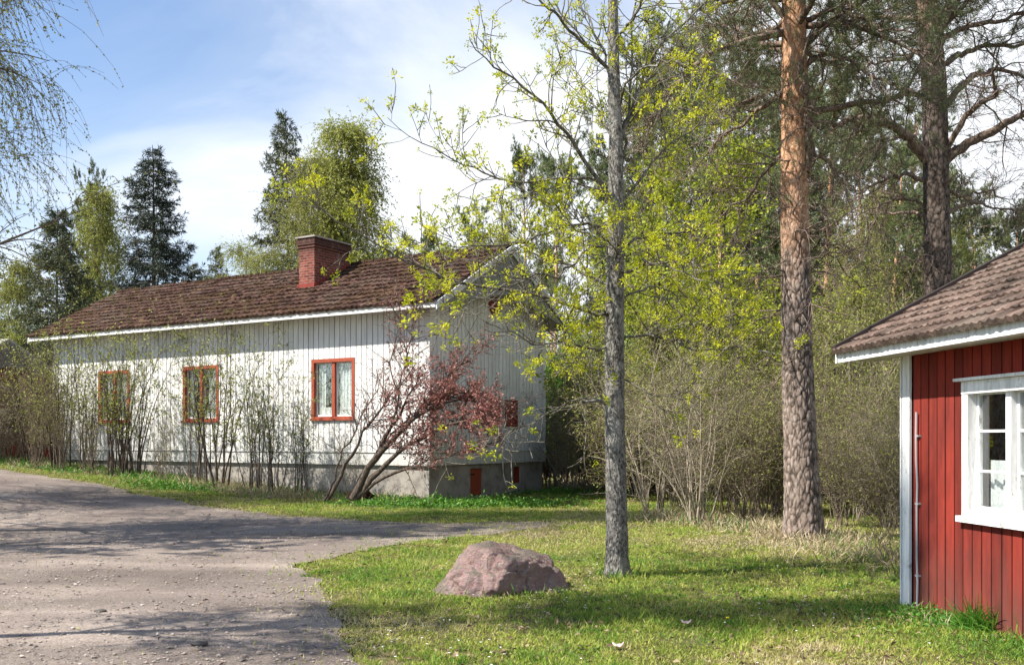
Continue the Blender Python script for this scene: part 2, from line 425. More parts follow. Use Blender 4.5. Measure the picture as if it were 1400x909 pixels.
# plants
M['grass'] = leafmat('grass_blades', [(0, (.10, .22, .022)), (.25, (.22, .34, .04)), (.5, (.38, .44, .065)), (.7, (.48, .45, .13)), (.86, (.52, .44, .22)), (1, (.60, .51, .32))], .42, .65, 0)
M['lush'] = leafmat('lush_weeds', [(0, (.04, .14, .015)), (.6, (.10, .27, .025)), (1, (.22, .36, .05))], .4, .55, 0)
M['dry'] = leafmat('dry_grass', [(0, (.25, .19, .10)), (.6, (.42, .34, .2)), (1, (.55, .47, .31))], .3, .8, 0)
M['maple'] = leafmat('maple_flowers', [(0, (.24, .30, .010)), (.5, (.52, .54, .015)), (1, (.80, .76, .05))], .5, .6, 0)
M['fresh'] = leafmat('fresh_yellow_green_leaves', [(0, (.20, .26, .018)), (.5, (.37, .43, .026)), (1, (.54, .57, .05))], .5, .6)
M['birchl'] = leafmat('birch_leaves', [(0, (.19, .22, .04)), (.5, (.33, .36, .065)), (1, (.47, .48, .11))], .45, .6)
M['shrubl'] = leafmat('shrub_leaves', [(0, (.15, .19, .035)), (.5, (.29, .32, .065)), (1, (.44, .45, .11))], .45, .6)
M['redl'] = leafmat('purple_red_leaves', [(0, (.19, .065, .06)), (.5, (.40, .17, .14)), (1, (.56, .31, .25))], .4, .55)
M['spruce'] = leafmat('spruce_needles', [(0, (.010, .020, .012)), (.6, (.026, .044, .025)), (1, (.06, .08, .045))], .08, .7)
M['sprucel'] = leafmat('light_spruce_needles', [(0, (.035, .05, .022)), (.6, (.08, .10, .042)), (1, (.15, .16, .08))], .12, .7)
M['pinen'] = leafmat('pine_needles', [(0, (.07, .10, .035)), (.6, (.16, .20, .075)), (1, (.29, .32, .13))], .28, .6)
M['mbark'] = bark('maple_bark', (.03, .027, .023), (.135, .125, .108), (.33, .31, .28), 26, 15, 1.0, (.30, .29, .26), .03)
M['mbranch'] = bark('maple_branch_bark', (.04, .034, .026), (.10, .088, .068), (.23, .21, .17), 20, 6, .5, (.24, .235, .20))
M['twig'] = bark('brown_twigs', (.07, .052, .036), (.15, .115, .083), (.27, .215, .165), 30, 8, .3)
M['palestem'] = bark('pale_stems', (.12, .098, .07), (.26, .215, .155), (.42, .36, .27), 30, 8, .3)
M['dstem'] = bark('dark_stems', (.03, .022, .017), (.075, .056, .044), (.16, .13, .105), 30, 8, .5)
M['sbark'] = bark('grey_bark', (.04, .033, .026), (.10, .082, .066), (.18, .155, .13), 16, 4, .8)
def _birchb(nt):
    n = N(nt, 'TexNoise', 0, Vector=coord(nt, (7, 7, 22)), Scale=1.0, Detail=6, Roughness=.7)
    c = ramp(nt, n, [(.36, (.03, .028, .025)), (.44, (.38, .36, .33)), (.7, (.62, .6, .57))]); return c, n
M['birchb'] = surf('birch_bark', _birchb, .8, (.4, .01), .15)
def pinebark(name, h0, h1, crack, shade_dim=1.0):
    def fn(nt):
        tc = N(nt, 'TexCoord', 'Object'); z = N(nt, 'SeparateXYZ', 2, Vector=tc)
        wn = N(nt, 'TexNoise', 0, Vector=tc, Scale=1.6, Detail=5)
        zz = N(nt, 'Math', 0, _p=dict(operation='ADD'), i0=z, i1=N(nt, 'Math', 0, _p=dict(operation='MULTIPLY'), i0=wn, i1=2.6))
        up = N(nt, 'MapRange', 0, Value=zz, From_Min=h0 + 1.3, From_Max=h1 + 1.3)
        a = N(nt, 'Attribute', 'Fac', _p=dict(attribute_name='plate'))
        n = N(nt, 'TexNoise', 0, Vector=coord(nt, (18, 18, 9)), Scale=1.0, Detail=8, Roughness=.7)
        lo = ramp(nt, n, [(.3, (.11, .08, .063)), (.5, (.235, .18, .148)), (.7, (.40, .335, .29))])
        hi = ramp(nt, n, [(.3, (.30, .145, .075)), (.5, (.56, .31, .175)), (.7, (.72, .48, .32))])
        if crack:
            lo = mixc(nt, 1.0, lo, ramp(nt, a, [(.0, g1(.12)), (.22, g1(.6)), (.5, g1(1.0)), (1, g1(1.12))]), 'MULTIPLY')
            hi = mixc(nt, .6, hi, ramp(nt, a, [(0, g1(.5)), (.5, g1(1.0))]), 'MULTIPLY')
        return mixc(nt, 1.0, mixc(nt, up, lo, hi), g1(shade_dim), 'MULTIPLY'), n
    return surf(name, fn, .9, (.6, .015), .12)
M['pbark'] = pinebark('pine_plate_bark', 3.9, 6.0, True)
M['pbark_shaded'] = pinebark('grey_pine_plate_bark', 9.0, 13.0, True, .58)  # grey bark for the rear pine, its colour dimmed to paint in shade
M['pbarkf'] = pinebark('far_pine_bark', 3.0, 9.0, False)
M['pbranch'] = bark('pine_branch_bark', (.06, .042, .033), (.155, .112, .088), (.31, .24, .19), 20, 6, .5)
M['litter'] = surf('leaf_litter', lambda nt: (ramp(nt, N(nt, 'Attribute', 'Fac', _p=dict(attribute_name='rnd')), [(0, (.06, .04, .025)), (.6, (.17, .115, .07)), (1, (.33, .25, .16))]), None), .9)
M['flower'] = surf('white_petals', lambda nt: ((.8, .8, .78), None), .7)
M['yflower'] = surf('yellow_petals', lambda nt: ((.75, .62, .02), None), .7)
M['deadleaf'] = surf('dead_leaf', lambda nt: ((.5, .36, .33), None), .7)
# ---------------------------------------------------------------- buildings
AZ = A([0., 0, 1])
def frame(o2, ax2, ay2, z=0.0):
    return (A([o2[0], o2[1], z]), A([ax2[0], ax2[1], 0.]), A([ay2[0], ay2[1], 0.]), AZ)

def boards(mb, fr, x0, x1, z0, ztop, sp, gap, th, openings=(), batten=None):
    """vertical boards on the local plane y=0, outward is -y. ztop: number or function of x"""
    zt = ztop if callable(ztop) else (lambda x: ztop)
    x = x0
    while x < x1 - .02:
        w = min(sp * RNG.uniform(.96, 1.04), x1 - x)
        a, b = x + gap / 2, x + w - gap / 2
        d = RNG.uniform(-.003, .003); rn = RNG.uniform(0, 1)
        segs = [(z0 + RNG.uniform(-.006, .006), None)]
        out = []
        cuts = [(o[2], o[3], o[0], o[1]) for o in openings if o[0] < b - .004 and o[1] > a + .004]
        def piece(aa, bb, lo, hi):
            O, ax, ay, az = fr
            ha, hb = (hi, hi) if hi is not None else (zt(aa), zt(bb))
            V = []
            for yy in (-th + d, 0.02):
                for xx, zz in ((aa, lo), (bb, lo), (bb, hb), (aa, ha)):
                    V.append(O + xx * ax + yy * ay + zz * az)
            mb.add(V, A([[0, 1, 2, 3], [7, 6, 5, 4], [0, 4, 5, 1], [1, 5, 6, 2], [2, 6, 7, 3], [3, 7, 4, 0]]), 0, rn)
        lo = segs[0][0]
        if not cuts: piece(a, b, lo, None)
        else:
            c = cuts[0]
            piece(a, b, lo, c[0]); piece(a, b, c[1], None)
            if a < c[2] - .02: piece(a, c[2], c[0], c[1])
            if b > c[3] + .02: piece(c[3], b, c[0], c[1])
        x += w

def wall_slab(mb, fr, x0, x1, z0, ztop, y, th, openings=()):
    """backing wall with real openings, y..y+th"""
    xs = sorted({x0, x1, *[o[0] for o in openings], *[o[1] for o in openings]})
    for a, b in zip(xs[:-1], xs[1:]):
        op = [o for o in openings if o[0] <= a + 1e-6 and o[1] >= b - 1e-6]
        if op:
            mb.box(fr, (a, b), (y, y + th), (z0, op[0][2])); mb.box(fr, (a, b), (y, y + th), (op[0][3], ztop))
        else: mb.box(fr, (a, b), (y, y + th), (z0, ztop))

def tiles(mb, fr, x0, x1, y0, y1, z0, slope, course, wave, amp, step, nw, jit, thick=.03, rise=0.0):
    """overlapping tile courses climbing from (y0,z0) with given slope (dz/dy)"""
    O, ax, ay, az = fr
    L = math.hypot(y1 - y0, (y1 - y0) * slope); up = nrm(ay * (y1 - y0) + az * slope * abs(y1 - y0)); nr = nrm(np.cross(ax, up))
    if nr[2] < 0: nr = -nr
    nc = int(math.ceil(L / course)); K = int((x1 - x0) / wave * nw) + 1
    xs = np.linspace(x0, x1, K)
    ph = (xs - x0) / wave * 2 * math.pi
    base = O + y0 * ay + z0 * az
    for c in range(nc):
        lo = c * course - .03; hi = min((c + 1) * course, L)
        jl = RNG.normal(0, jit, K); jl = np.convolve(jl, np.ones(3) / 3, 'same')
        tid = ((xs - x0) / wave).astype(int); tj = RNG.normal(0, jit * .8, tid.max() + 2)[tid]
        rows = []
        wv = amp * np.cos(ph)
        for u, dn in ((lo, 0.0), (lo, step + thick), (lo + .35 * (hi - lo), step * .7 + thick), (hi, thick * .5)):
            pos = base + xs[:, None] * ax + (u + (jl if u == lo else 0 * jl))[:, None] * up + (wv + dn + (tj + jl * .6 if dn > 0 else -.01))[:, None] * nr
            rows.append(pos)
        V = np.concatenate(rows); j = np.arange(K - 1)
        Fc = np.concatenate([np.stack([r * K + j, r * K + j + 1, (r + 1) * K + j + 1, (r + 1) * K + j], 1) for r in range(3)])
        rn = np.tile(RNG.uniform(0, 1, tid.max() + 2)[tid[:-1]], 3)
        mb.add(V, Fc, 0, rn)

def casement(parent, fr, x0, x1, z0, z1, frame_m, sash_m, cas, rows, mull, dep=.10, sill=.05, curtain=None, sashcols=2, head=None):
    """a window on plane y=0 (outward -y): frame > sash, pane, sill, curtain"""
    mb = MB()
    o = -.045
    mb.box(fr, (x0, x0 + cas), (o, dep), (z0, z1)); mb.box(fr, (x1 - cas, x1), (o, dep), (z0, z1))
    mb.box(fr, (x0 + cas, x1 - cas), (o, dep), (z1 - cas, z1)); mb.box(fr, (x0 + cas, x1 - cas), (o, dep), (z0, z0 + cas * .8))
    if head: mb.box(fr, (x0 - .045, x1 + .045), (-.10, .01), (z1 + .002, z1 + .027)); mb.box(fr, (x0 + .003, x1 - .003), (-.052, .01), (z1 - head, z1 - .001))
    xm = (x0 + x1) / 2
    mb.box(fr, (xm - mull / 2, xm + mull / 2), (-.012, dep), (z0 + cas * .8, z1 - cas))
    w = mb.build('window', frame_m, parent)
    if sill:
        mb = MB(); mb.box(fr, (x0 - .03, x1 + .03), (-.085, -.04), (z0 - .03, z0 + .022)); mb.build('sill', frame_m, w).location = (0, 0, 0)
    sb = MB(); gl = MB()
    for a, b in ((x0 + cas, xm - mull / 2), (xm + mull / 2, x1 - cas)):
        lo, hi = z0 + cas * .8, z1 - cas; t = .045 if dep > .1 else .034; ys = (dep * .45, dep * .45 + .035)
        sb.box(fr, (a + .003, a + t), ys, (lo, hi)); sb.box(fr, (b - t, b - .003), ys, (lo, hi))
        sb.box(fr, (a + t, b - t), ys, (hi - t, hi)); sb.box(fr, (a + t, b - t), ys, (lo, lo + t * 1.2))
        for r in range(1, rows):
            zz = lo + (hi - lo) * r / rows; sb.box(fr, (a + t, b - t), (ys[0] + .006, ys[1] - .004), (zz - .011, zz + .011))
        gl.box(fr, (a + t - .01, b - t + .01), (ys[0] + .014, ys[0] + .018), (lo + t - .01, hi - t + .01))
    sash = sb.build('sash', sash_m, w); pane = gl.build('pane', M['glass'], w)
    if curtain: curtain(fr, x0 + cas, x1 - cas, z0 + cas, z1 - cas, w)
    return w
def fixparent(o):
    pass
def curtain_mb(fr, x0, x1, z0, z1, y, folds):
    O, ax, ay, az = fr
    K = 40; xs = np.linspace(x0, x1, K); yy = y + .025 * np.sin((xs - x0) / (x1 - x0) * folds * 6.28)
    lo = O + xs[:, None] * ax + yy[:, None] * ay + z0 * az; hi = lo + (z1 - z0) * az
    j = np.arange(K - 1); mb = MB()
    mb.add(np.vstack([lo, hi]), np.stack([j, j + 1, K + j + 1, K + j], 1)); return mb

# ======================= white house ========================
def white_house():
    LEN, WID = 15.5, 5.9
    root = thing('white_house', 'long white board-clad house with mossy brown tiled roof and brick chimney', 'house', (HC[0], HC[1], 0))
    fr = frame(HC, HX, HYV)                                     # long facade, outward -y
    frg = frame(HC, HYV, -HX)                                   # gable at x=0: x along gable, outward -y = +(-HX)... y = -HX
    frg = (fr[0], fr[2], fr[1], AZ)                             # x = along gable, y = inward (+HX), outward -y
    Zb, Zt = .93, 5.16; EZ, SL, OV = 5.0, .545, .55
    roofz = lambda y: EZ + (y + OV if y <= WID / 2 else WID - y + OV) * SL
    wins = [(2.43, 3.96, 2.13, 3.77), (7.6, 9.13, 2.13, 3.77), (11.6, 13.13, 2.13, 3.77)]
    gw = (3.62, 4.22, 2.0, 2.68)
    mb = MB()
    boards(mb, fr, 0.13, LEN - .12, 1.27, Zt, .187, .028, .028, [w for w in wins])
    mb.box(fr, (-.03, .13), (-.032, .0), (1.27, Zt)); mb.box(fr, (LEN - .12, LEN + .03), (-.032, 0), (1.27, Zt))
    mb.box(fr, (-.04, LEN + .03), (-.036, .02), (.92, 1.245)); mb.box(fr, (-.05, LEN + .03), (-.062, .02), (1.245, 1.272))
    boards(mb, frg, 0.10, WID - .12, 1.27, lambda x: roofz(x) - .13, .187, .028, .028, [gw])
    mb.box(frg, (-.025, .10), (-.031, .0), (1.274, Zt)); mb.box(frg, (WID - .12, WID + .03), (-.032, 0), (1.272, Zt))
    mb.box(frg, (-.034, WID + .03), (-.034, .02), (.922, 1.243)); mb.box(frg, (-.058, WID + .03), (-.060, .02), (1.246, 1.274))
    wall_slab(mb, fr, .16, LEN, .93, Zt, .021, .12, [(a + .05, b - .05, c + .05, d - .05) for a, b, c, d in wins])
    frl = (fr[0] + fr[2] * WID + fr[1] * 0, fr[1], -fr[2], AZ)
    wall_slab(mb, frl, 0, LEN, .93, Zt, 0, .12)
    for xx in (.021, LEN - .12):
        mb.prism((fr[0], fr[1], fr[2], AZ), [(0.0, .93), (WID, .93), (WID, Zt - .05), (WID / 2, roofz(WID / 2) - .18), (0.0, Zt - .05)], (xx, xx + .11))
    wall = mb.build('wall', M['white'], root)
    # foundation with real recesses
    mb = MB(); cd = (1.93, 2.55, .06, .80); hb = (4.17, 4.62, .32, .80)
    wall_slab(mb, fr, 0.06, LEN, -.4, .918, .05, .25); wall_slab(mb, frg, 0.0495, WID - .02, -.4, .919, .048, .25, [cd, hb])
    mb.box(fr, (.32, LEN - .01), (WID - .3, WID - .05), (-.4, .915)); mb.box(fr, (LEN - .25, LEN - .002), (.31, WID - .31), (-.4, .914))
    mb.build('foundation', M['found'], root)
    mb = MB(); mb.box(fr, (.35, LEN - .3), (.32, WID - .32), (.9, .96)); mb.box(fr, (3.9, 4.0), (.2, WID - .2), (.96, 5)); mb.build('floor', M['dark'], root)
    # cellar door and hatch
    mb = MB()
    for k in range(5):
        w = (cd[1] - cd[0]) / 5; mb.box(frg, (cd[0] + k * w + .003, cd[0] + (k + 1) * w - .003), (.10, .13), (cd[2] + .02, cd[3] - .01), 0, RNG.uniform(.3, 1))
    d = mb.build('cellar_door', M['redtrim'], root); tag(d, 'small red board door in the foundation')
    mb = MB(); mb.box(frg, (cd[0] + .05, cd[0] + .3), (.092, .1), (.62, .66)); mb.build('hinge', M['tar'], d)
    mb = MB()
    for k in range(3):
        w = (hb[1] - hb[0]) / 3; mb.box(frg, (hb[0] + k * w + .002, hb[0] + (k + 1) * w - .002), (.12, .15), (hb[2] + .01, hb[3] - .01), 0, RNG.uniform(.2, 1))
    tag(mb.build('cellar_hatch', M['reddark'], root), 'dark red hatch in the foundation')
    # windows
    cw_ = iter([(.42, .80), (.36, .86), (.5, .72)])
    def curt(f2, a, b, c, d2, w):
        c1, c2 = next(cw_)
        m1 = curtain_mb(f2, a + .02, a + (b - a) * c1, c - .02, d2, .14, 5); m1.build('curtain', M['curtain'], w)
        m2 = curtain_mb(f2, a + (b - a) * c2, b - .02, c - .02, d2, .14, 2); m2.build('curtain', M['curtain'], w)
        m3 = curtain_mb(f2, a + .02, b - .02, c - .03, c + .24, .128, 7); m3.build('curtain', M['curtain'], w)
    for wv in wins:
        w = casement(root, fr, *wv, M['redtrim'], M['white'], .095, 1, .10, dep=.11, curtain=curt)
    mb = MB(); a, b, c, d2 = gw
    mb.box(frg, (a - .05, a + .02), (-.05, .04), (c - .04, d2 + .04)); mb.box(frg, (b - .02, b + .05), (-.05, .04), (c - .04, d2 + .04))
    mb.box(frg, (a + .02, b - .02), (-.05, .04), (c - .04, c + .03)); mb.box(frg, (a + .02, b - .02), (-.05, .04), (d2 - .03, d2 + .04))
    sh = mb.build('gable_window', M['reddark'], root)
    mb = MB()
    for k in range(4):
        w_ = (b - a - .04) / 4; mb.box(frg, (a + .02 + k * w_ + .002, a + .02 + (k + 1) * w_ - .002), (-.02, .015), (c + .03, d2 - .03), 0, RNG.uniform(.2, 1))
    mb.build('shutter', M['reddark'], sh)
    # small round attic opening with louvres
    mb = MB(); cx, cz, r0 = 3.02, 5.30, .30
    an = np.linspace(0, 2 * math.pi, 25)[:-1]
    O, ax, ay, az = frg
    ring = lambda r, y: A([O + (cx + r * math.cos(q)) * ax + y * ay + (cz + r * .85 * math.sin(q)) * az for q in an])
    V = np.vstack([ring(r0, -.028), ring(r0, -.07), ring(r0 - .06, -.07), ring(r0 - .06, -.029)]); j = np.arange(24); j2 = (j + 1) % 24
    mb.add(V, np.concatenate([np.stack([k * 24 + j, k * 24 + j2, (k + 1) * 24 + j2, (k + 1) * 24 + j], 1) for k in range(3)]))
    for k in range(5):
        zz = -.2 + k * .1; hw = math.sqrt(max((r0 - .05) ** 2 - (zz / .85) ** 2, .01)) - .005
        mb.box(frg, (cx - hw, cx + hw), (-.055, -.03), (cz + zz - .04, cz + zz + .035), 0, RNG.uniform(.2, 1))
    mb.build('attic_vent', M['reddark'], root)
    # roof
    X0, X1 = -.62, LEN + .55
    mb = MB()
    yr = WID / 2; zr = roofz(yr)
    mb.prism(fr, [(-OV + .03, EZ - .075), (-OV + .03, EZ - .005), (yr, zr - .02), (WID + OV - .03, EZ - .005), (WID + OV - .03, EZ - .075), (yr, zr - .12)], (X0 + .03, X1 - .03))
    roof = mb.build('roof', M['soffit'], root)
    mb = MB()
    tiles(mb, fr, X0, X1, -OV - .05, yr, EZ - .02, SL, .33, .20, .012, .040, 8, .011)
    fb = (fr[0] + fr[2] * WID, fr[1], -fr[2], AZ)
    tiles(mb, fb, X0, X1, -OV - .05, yr, EZ - .02, SL, .30, .20, .016, .022, 4, .008)
    xx = X0
    while xx < X1 - .05:
        e = RNG.normal(0, .012); mb.box(fr, (xx, min(xx + .36, X1)), (yr - .12, yr + .12), (zr - .02 + e, zr + .065 + e), 0, RNG.uniform(0, 1)); mb.box(fr, (xx, xx + .05), (yr - .135, yr + .135), (zr - .02 + e, zr + .082 + e), 0, RNG.uniform(0, 1)); xx += .34
    tl = mb.build('roof_tiles', M['roof'], roof, smooth=False)
    # moss cushions
    K = 9000; xs = RNG.uniform(X0 + .1, X1 - .2, K * 3); us = RNG.beta(1.1, 1.25, K * 3); cw = .33 / (math.hypot(1, SL) * (yr + OV)); us = np.where(RNG.uniform(0, 1, K * 3) < .7, (np.floor(us / cw) * cw + RNG.normal(.012, .01, K * 3)), us).clip(0, .99)
    keep = RNG.uniform(0, 1, K * 3) < .02 + .55 * pn(xs, us * 4, .6) + .16 * (us < .3) + .1 * (xs < 5); xs = xs[keep][:K]; us = us[keep][:K]; K = len(xs)
    ys = -OV + us * (yr + OV); up = nrm(fr[2] + AZ * SL); nr = nrm(AZ - fr[2] * SL)
    ctr = fr[0] + xs[:, None] * fr[1] + ys[:, None] * fr[2] + (EZ + (ys + OV) * SL + .03)[:, None] * AZ
    sz = RNG.gamma(3, .0135, K)[:, None].clip(.015, .09)
    tpl = []; 
    for (r, h) in ((1, 0), (.75, .55)):
        for q in range(6): tpl.append((r * math.cos(q * 1.047), r * math.sin(q * 1.047), h))
    tpl.append((0, 0, .8)); tpl = A(tpl)
    V = ctr[:, None] + sz[:, None] * (tpl[None, :, :1] * (1 + RNG.normal(0, .2, (K, 13, 1))) * 1.4 * fr[1] + tpl[None, :, 1:2] * up * (1 + RNG.normal(0, .2, (K, 13, 1))) + tpl[None, :, 2:] * .62 * nr)
    b0 = (np.arange(K) * 13)[:, None, None]; q = np.arange(6); q2 = (q + 1) % 6
    mb = MB(); mb.add(V.reshape(-1, 3), (b0 + np.stack([q, q2, 6 + q2, 6 + q], 1)[None]).reshape(-1, 4), 0, np.repeat(RNG.uniform(0, 1, K), 6))
    mb2v = V.reshape(-1, 3)
    mb.add(mb2v, (b0 + np.stack([6 + q, 6 + q2, 12 + 0 * q], 1)[None]).reshape(-1, 3), 0, np.repeat(RNG.uniform(0, 1, K), 6))
    mo = mb.build('moss', M['moss'], roof, smooth=True); mo['kind'] = 'stuff'
    mb = MB(); mb.box(fr, (X0 + .02, X1 - .02), (-OV - .028, -OV + .004), (EZ - .165, EZ - .012), 0, .8)
    mb.box(fr, (X0 + .06, X1 - .06), (-OV + .008, .0), (EZ - .10, EZ - .082), 0, .2)
    mb.build('fascia', M['white'], roof)
    mb = MB()
    up2 = nrm(A([1.0, SL]))
    for (ya, yb) in ((-OV - .03, yr), (WID + OV + .03, yr)):
        s = SL
        zA, zB = EZ - .03, zr - .0
        for x, (o1, o2) in (((X0 - .03, X0), (-.19, .0)), ((X0 - .058, X0 - .031), (-.08, .012))):
            pts = [(ya, zA + o1), (yb, zB + o1), (yb, zB + o2), (ya, zA + o2)]
            mb.prism(fr, pts, x, 0, .3); mb.build('bargeboard', M['trim'], roof); mb = MB()
        mb.prism(fr, [(ya, zA - .2), (yb, zB - .2), (yb, zB - .02), (ya, zA - .02)], (X1, X1 + .03))
        mb.build('bargeboard', M['trim'], roof); mb = MB()
    # chimney
    x0, x1, y0, y1 = 4.99, 5.59, 1.2, 2.72
    mb = MB(); zb = roofz(y0) - .35
    mb.box(fr, (x0, x1), (y0, y1), (zb, 7.17)); mb.box(fr, (x0 - .03, x1 + .03), (y0 - .03, y1 + .03), (7.17, 7.25)); mb.box(fr, (x0 - .055, x1 + .055), (y0 - .055, y1 + .055), (7.25, 7.40))
    mb.box(fr, (x0 - .03, x1 + .03), (y0 - .03, y1 + .03), (7.40, 7.45))
    ch = mb.build('chimney', M['brick'], roof)
    mb = MB(); mb.box(fr, (x0 - .08, x1 + .08), (y0 - .08, y1 + .08), (7.452, 7.50)); mb.build('cap', M['concrete'], roof)
    mb = MB()
    for xx in ((x0 - .035, x0 - .002), (x1 + .002, x1 + .035)):
        mb.prism(fr, [(y0 - .05, roofz(y0 - .05) + .02), (y1, roofz(y1) + .02), (y1, roofz(y1) + .12), (y0 - .05, roofz(y0 - .05) + .15)], xx)
    mb.box(fr, (x0 - .03, x1 + .03), (y0 - .04, y0 - .002), (roofz(y0) - .05, roofz(y0) + .16))
    mb.build('flashing', M['reddark'], roof)
    return root

# ======================= red cottage ========================
def red_cottage():
    K0 = A([3.84, 9.6]); u = A([.139, -.99]); u = u / np.hypot(*u); v = A([.99, .139]); v = v / np.hypot(*v)
    root = thing('red_cottage', 'red board-clad cottage with white trim and worn brown tiled roof', 'cottage', (K0[0], K0[1], 0))
    fr = frame(K0, u, v); frg = (fr[0], fr[2], fr[1], AZ)
    LEN, WID = 7.0, 5.7; OV, EZ, SL = .36, 2.50, .53
    roofz = lambda y: EZ + ((y if y < WID / 2 else WID - y) + OV) * SL
    win = (.97, 2.16, .91, 2.10); Zt = EZ + OV * SL - .12
    mb = MB()
    boards(mb, fr, .155, LEN, -.02, Zt, .135, .017, .026, [win])
    for k in range(1, 30):
        x = .155 + k * .135
    wall_slab(mb, fr, .02, LEN, -.1, Zt, .021, .12, [(win[0] + .04, win[1] - .04, win[2] + .04, win[3] - .04)])
    boards(mb, frg, .12, WID, 0, lambda x: roofz(x) - .14, .135, .017, .026)
    fb = (fr[0] + fr[2] * WID, fr[1], -fr[2], AZ); boards(mb, fb, .12, LEN, 0, Zt, .135, .017, .026); wall_slab(mb, fb, .02, LEN, -.1, Zt, .021, .1)
    for xx in (.021, LEN - .12):
        mb.prism(fr, [(0.021, -.1), (WID - .021, -.1), (WID - .021, Zt - .02), (WID / 2, roofz(WID / 2) - .16), (0.021, Zt - .02)], (xx, xx + .1))
    mb.build('wall', M['redwall'], root)
    mb = MB(); mb.box(fr, (.0, .125), (-.048, -.0225), (-.01, Zt - .002)); mb.box(frg, (-.047, .11), (-.047, -.0225), (-.01, Zt)); mb.build('corner_board', M['trim'], root)
    mb = MB(); mb.box(fr, (.3, LEN - .3), (.3, WID - .3), (.0, .05)); mb.box(fr, (2.6, 2.68), (.2, WID - .2), (.05, 2.3)); mb.build('floor', M['dark'], root)
    def curt(f2, a, b, c, d, w):
        curtain_mb(f2, a + .02, b - .02, c - .02, c + .42, .16, 8).build('curtain', M['curtain'], w)
        curtain_mb(f2, a + (b - a) * .24, a + (b - a) * .52, c + .3, d - .25, .19, 3).build('curtain', M['curtain'], w)
    casement(root, fr, *win, M['trim'], M['trim'], .088, 3, .07, dep=.09, sill=.06, curtain=curt, head=.11)
    mb = MB(); P = A([[fr[0] + .26 * fr[1] - .05 * fr[2] + z * AZ for z in np.linspace(.02, 1.85, 9)]]); P += RNG.normal(0, .004, P.shape)
    tubes(mb, P, np.full((1, 9), .011), 8)
    for z in (.3, .98, 1.62): mb.box(fr, (.235, .285), (-.055, -.02), (z, z + .018))
    mb.build('conduit', M['metal'], root)
    X0, X1 = -.66, LEN + .5; yr = WID / 2; zr = roofz(yr)
    mb = MB(); mb.prism(fr, [(-OV + .02, EZ - .07), (-OV + .02, EZ - .01), (yr, zr - .02), (WID + OV - .02, EZ - .01), (WID + OV - .02, EZ - .07), (yr, zr - .1)], (X0 + .02, X1 - .03))
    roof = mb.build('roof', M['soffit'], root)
    mb = MB()
    tiles(mb, fr, X0, X1, -OV - .05, yr, EZ - .005, SL, .215, .105, .008, .020, 10, .0045, thick=.020)
    fb2 = (fr[0] + fr[2] * WID, fr[1], -fr[2], AZ); tiles(mb, fb2, X0, X1, -OV - .05, yr, EZ - .005, SL, .315, .165, .017, .02, 4, .003)
    mb.box(fr, (X0, X1), (yr - .1, yr + .1), (zr + .02, zr + .08))
    mb.build('roof_tiles', M['roof2'], roof)
    mb = MB(); mb.box(fr, (X0 + .01, X1 - .02), (-OV - .025, -OV), (EZ - .115, EZ - .01)); mb.box(fr, (X0 + .05, X1 - .05), (-OV + .005, -.0), (EZ - .10, EZ - .085), 0, .1)
    mb.build('fascia', M['trim'], roof)
    mb = MB()
    for ya, yb in ((-OV - .04, yr), (WID + OV + .04, yr)):
        mb.prism(fr, [(ya, EZ - .12), (yb, zr - .12), (yb, zr + .005), (ya, EZ + .005)], (X0 - .03, X0), 0, .2)
        mb.build('bargeboard', M['trim'], roof); mb = MB()
    mb = MB()
    for ya, yb in ((-OV - .07, yr), (WID + OV + .07, yr)):
        mb.prism(fr, [(ya, EZ + .012), (yb, zr + .03), (yb, zr + .085), (ya, EZ + .062)], (X0 - .05, X0 + .04))
    mb.build('verge_flashing', M['tar'], roof)
    return root

def outbuilding(name, label, c2, ang, LEN, WID, wallh, z0, wm, rm):
    u = A([math.cos(ang), math.sin(ang)]); v = A([-u[1], u[0]])
    root = thing(name, label, 'outbuilding', (c2[0], c2[1], z0)); fr = frame(c2, u, v, z0); frg = (fr[0], fr[2], fr[1], AZ)
    OV, SL = .4, .5; rz = lambda y: wallh + ((y if y < WID / 2 else WID - y)) * SL
    mb = MB(); boards(mb, fr, 0, LEN, -.3, wallh - .05, .16, .012, .022); boards(mb, frg, .02, WID, -.3, lambda x: rz(x) - .05, .16, .012, .022)
    for xx in (.022, LEN - .1): mb.prism(fr, [(.021, -.3), (WID, -.3), (WID, wallh - .06), (WID / 2, rz(WID / 2) - .06), (.021, wallh - .06)], (xx, xx + .1))
    wall_slab(mb, fr, .02, LEN, -.3, wallh - .06, .021, .1); mb.build('wall', wm, root)
    mb = MB(); e = wallh - OV * SL; yr = WID / 2; zr = rz(yr)
    mb.prism(fr, [(-OV, e - .02), (-OV, e + .06), (yr, zr + .06), (WID + OV, e + .06), (WID + OV, e - .02), (yr, zr - .02)], (-.4, LEN + .4))
    ro = mb.build('roof', rm, root)
    mb = MB(); mb.box(fr, (-.4, LEN + .4), (-OV - .025, -OV - .002), (e - .09, e + .05)); mb.build('fascia', M['trim'], ro)
    return root
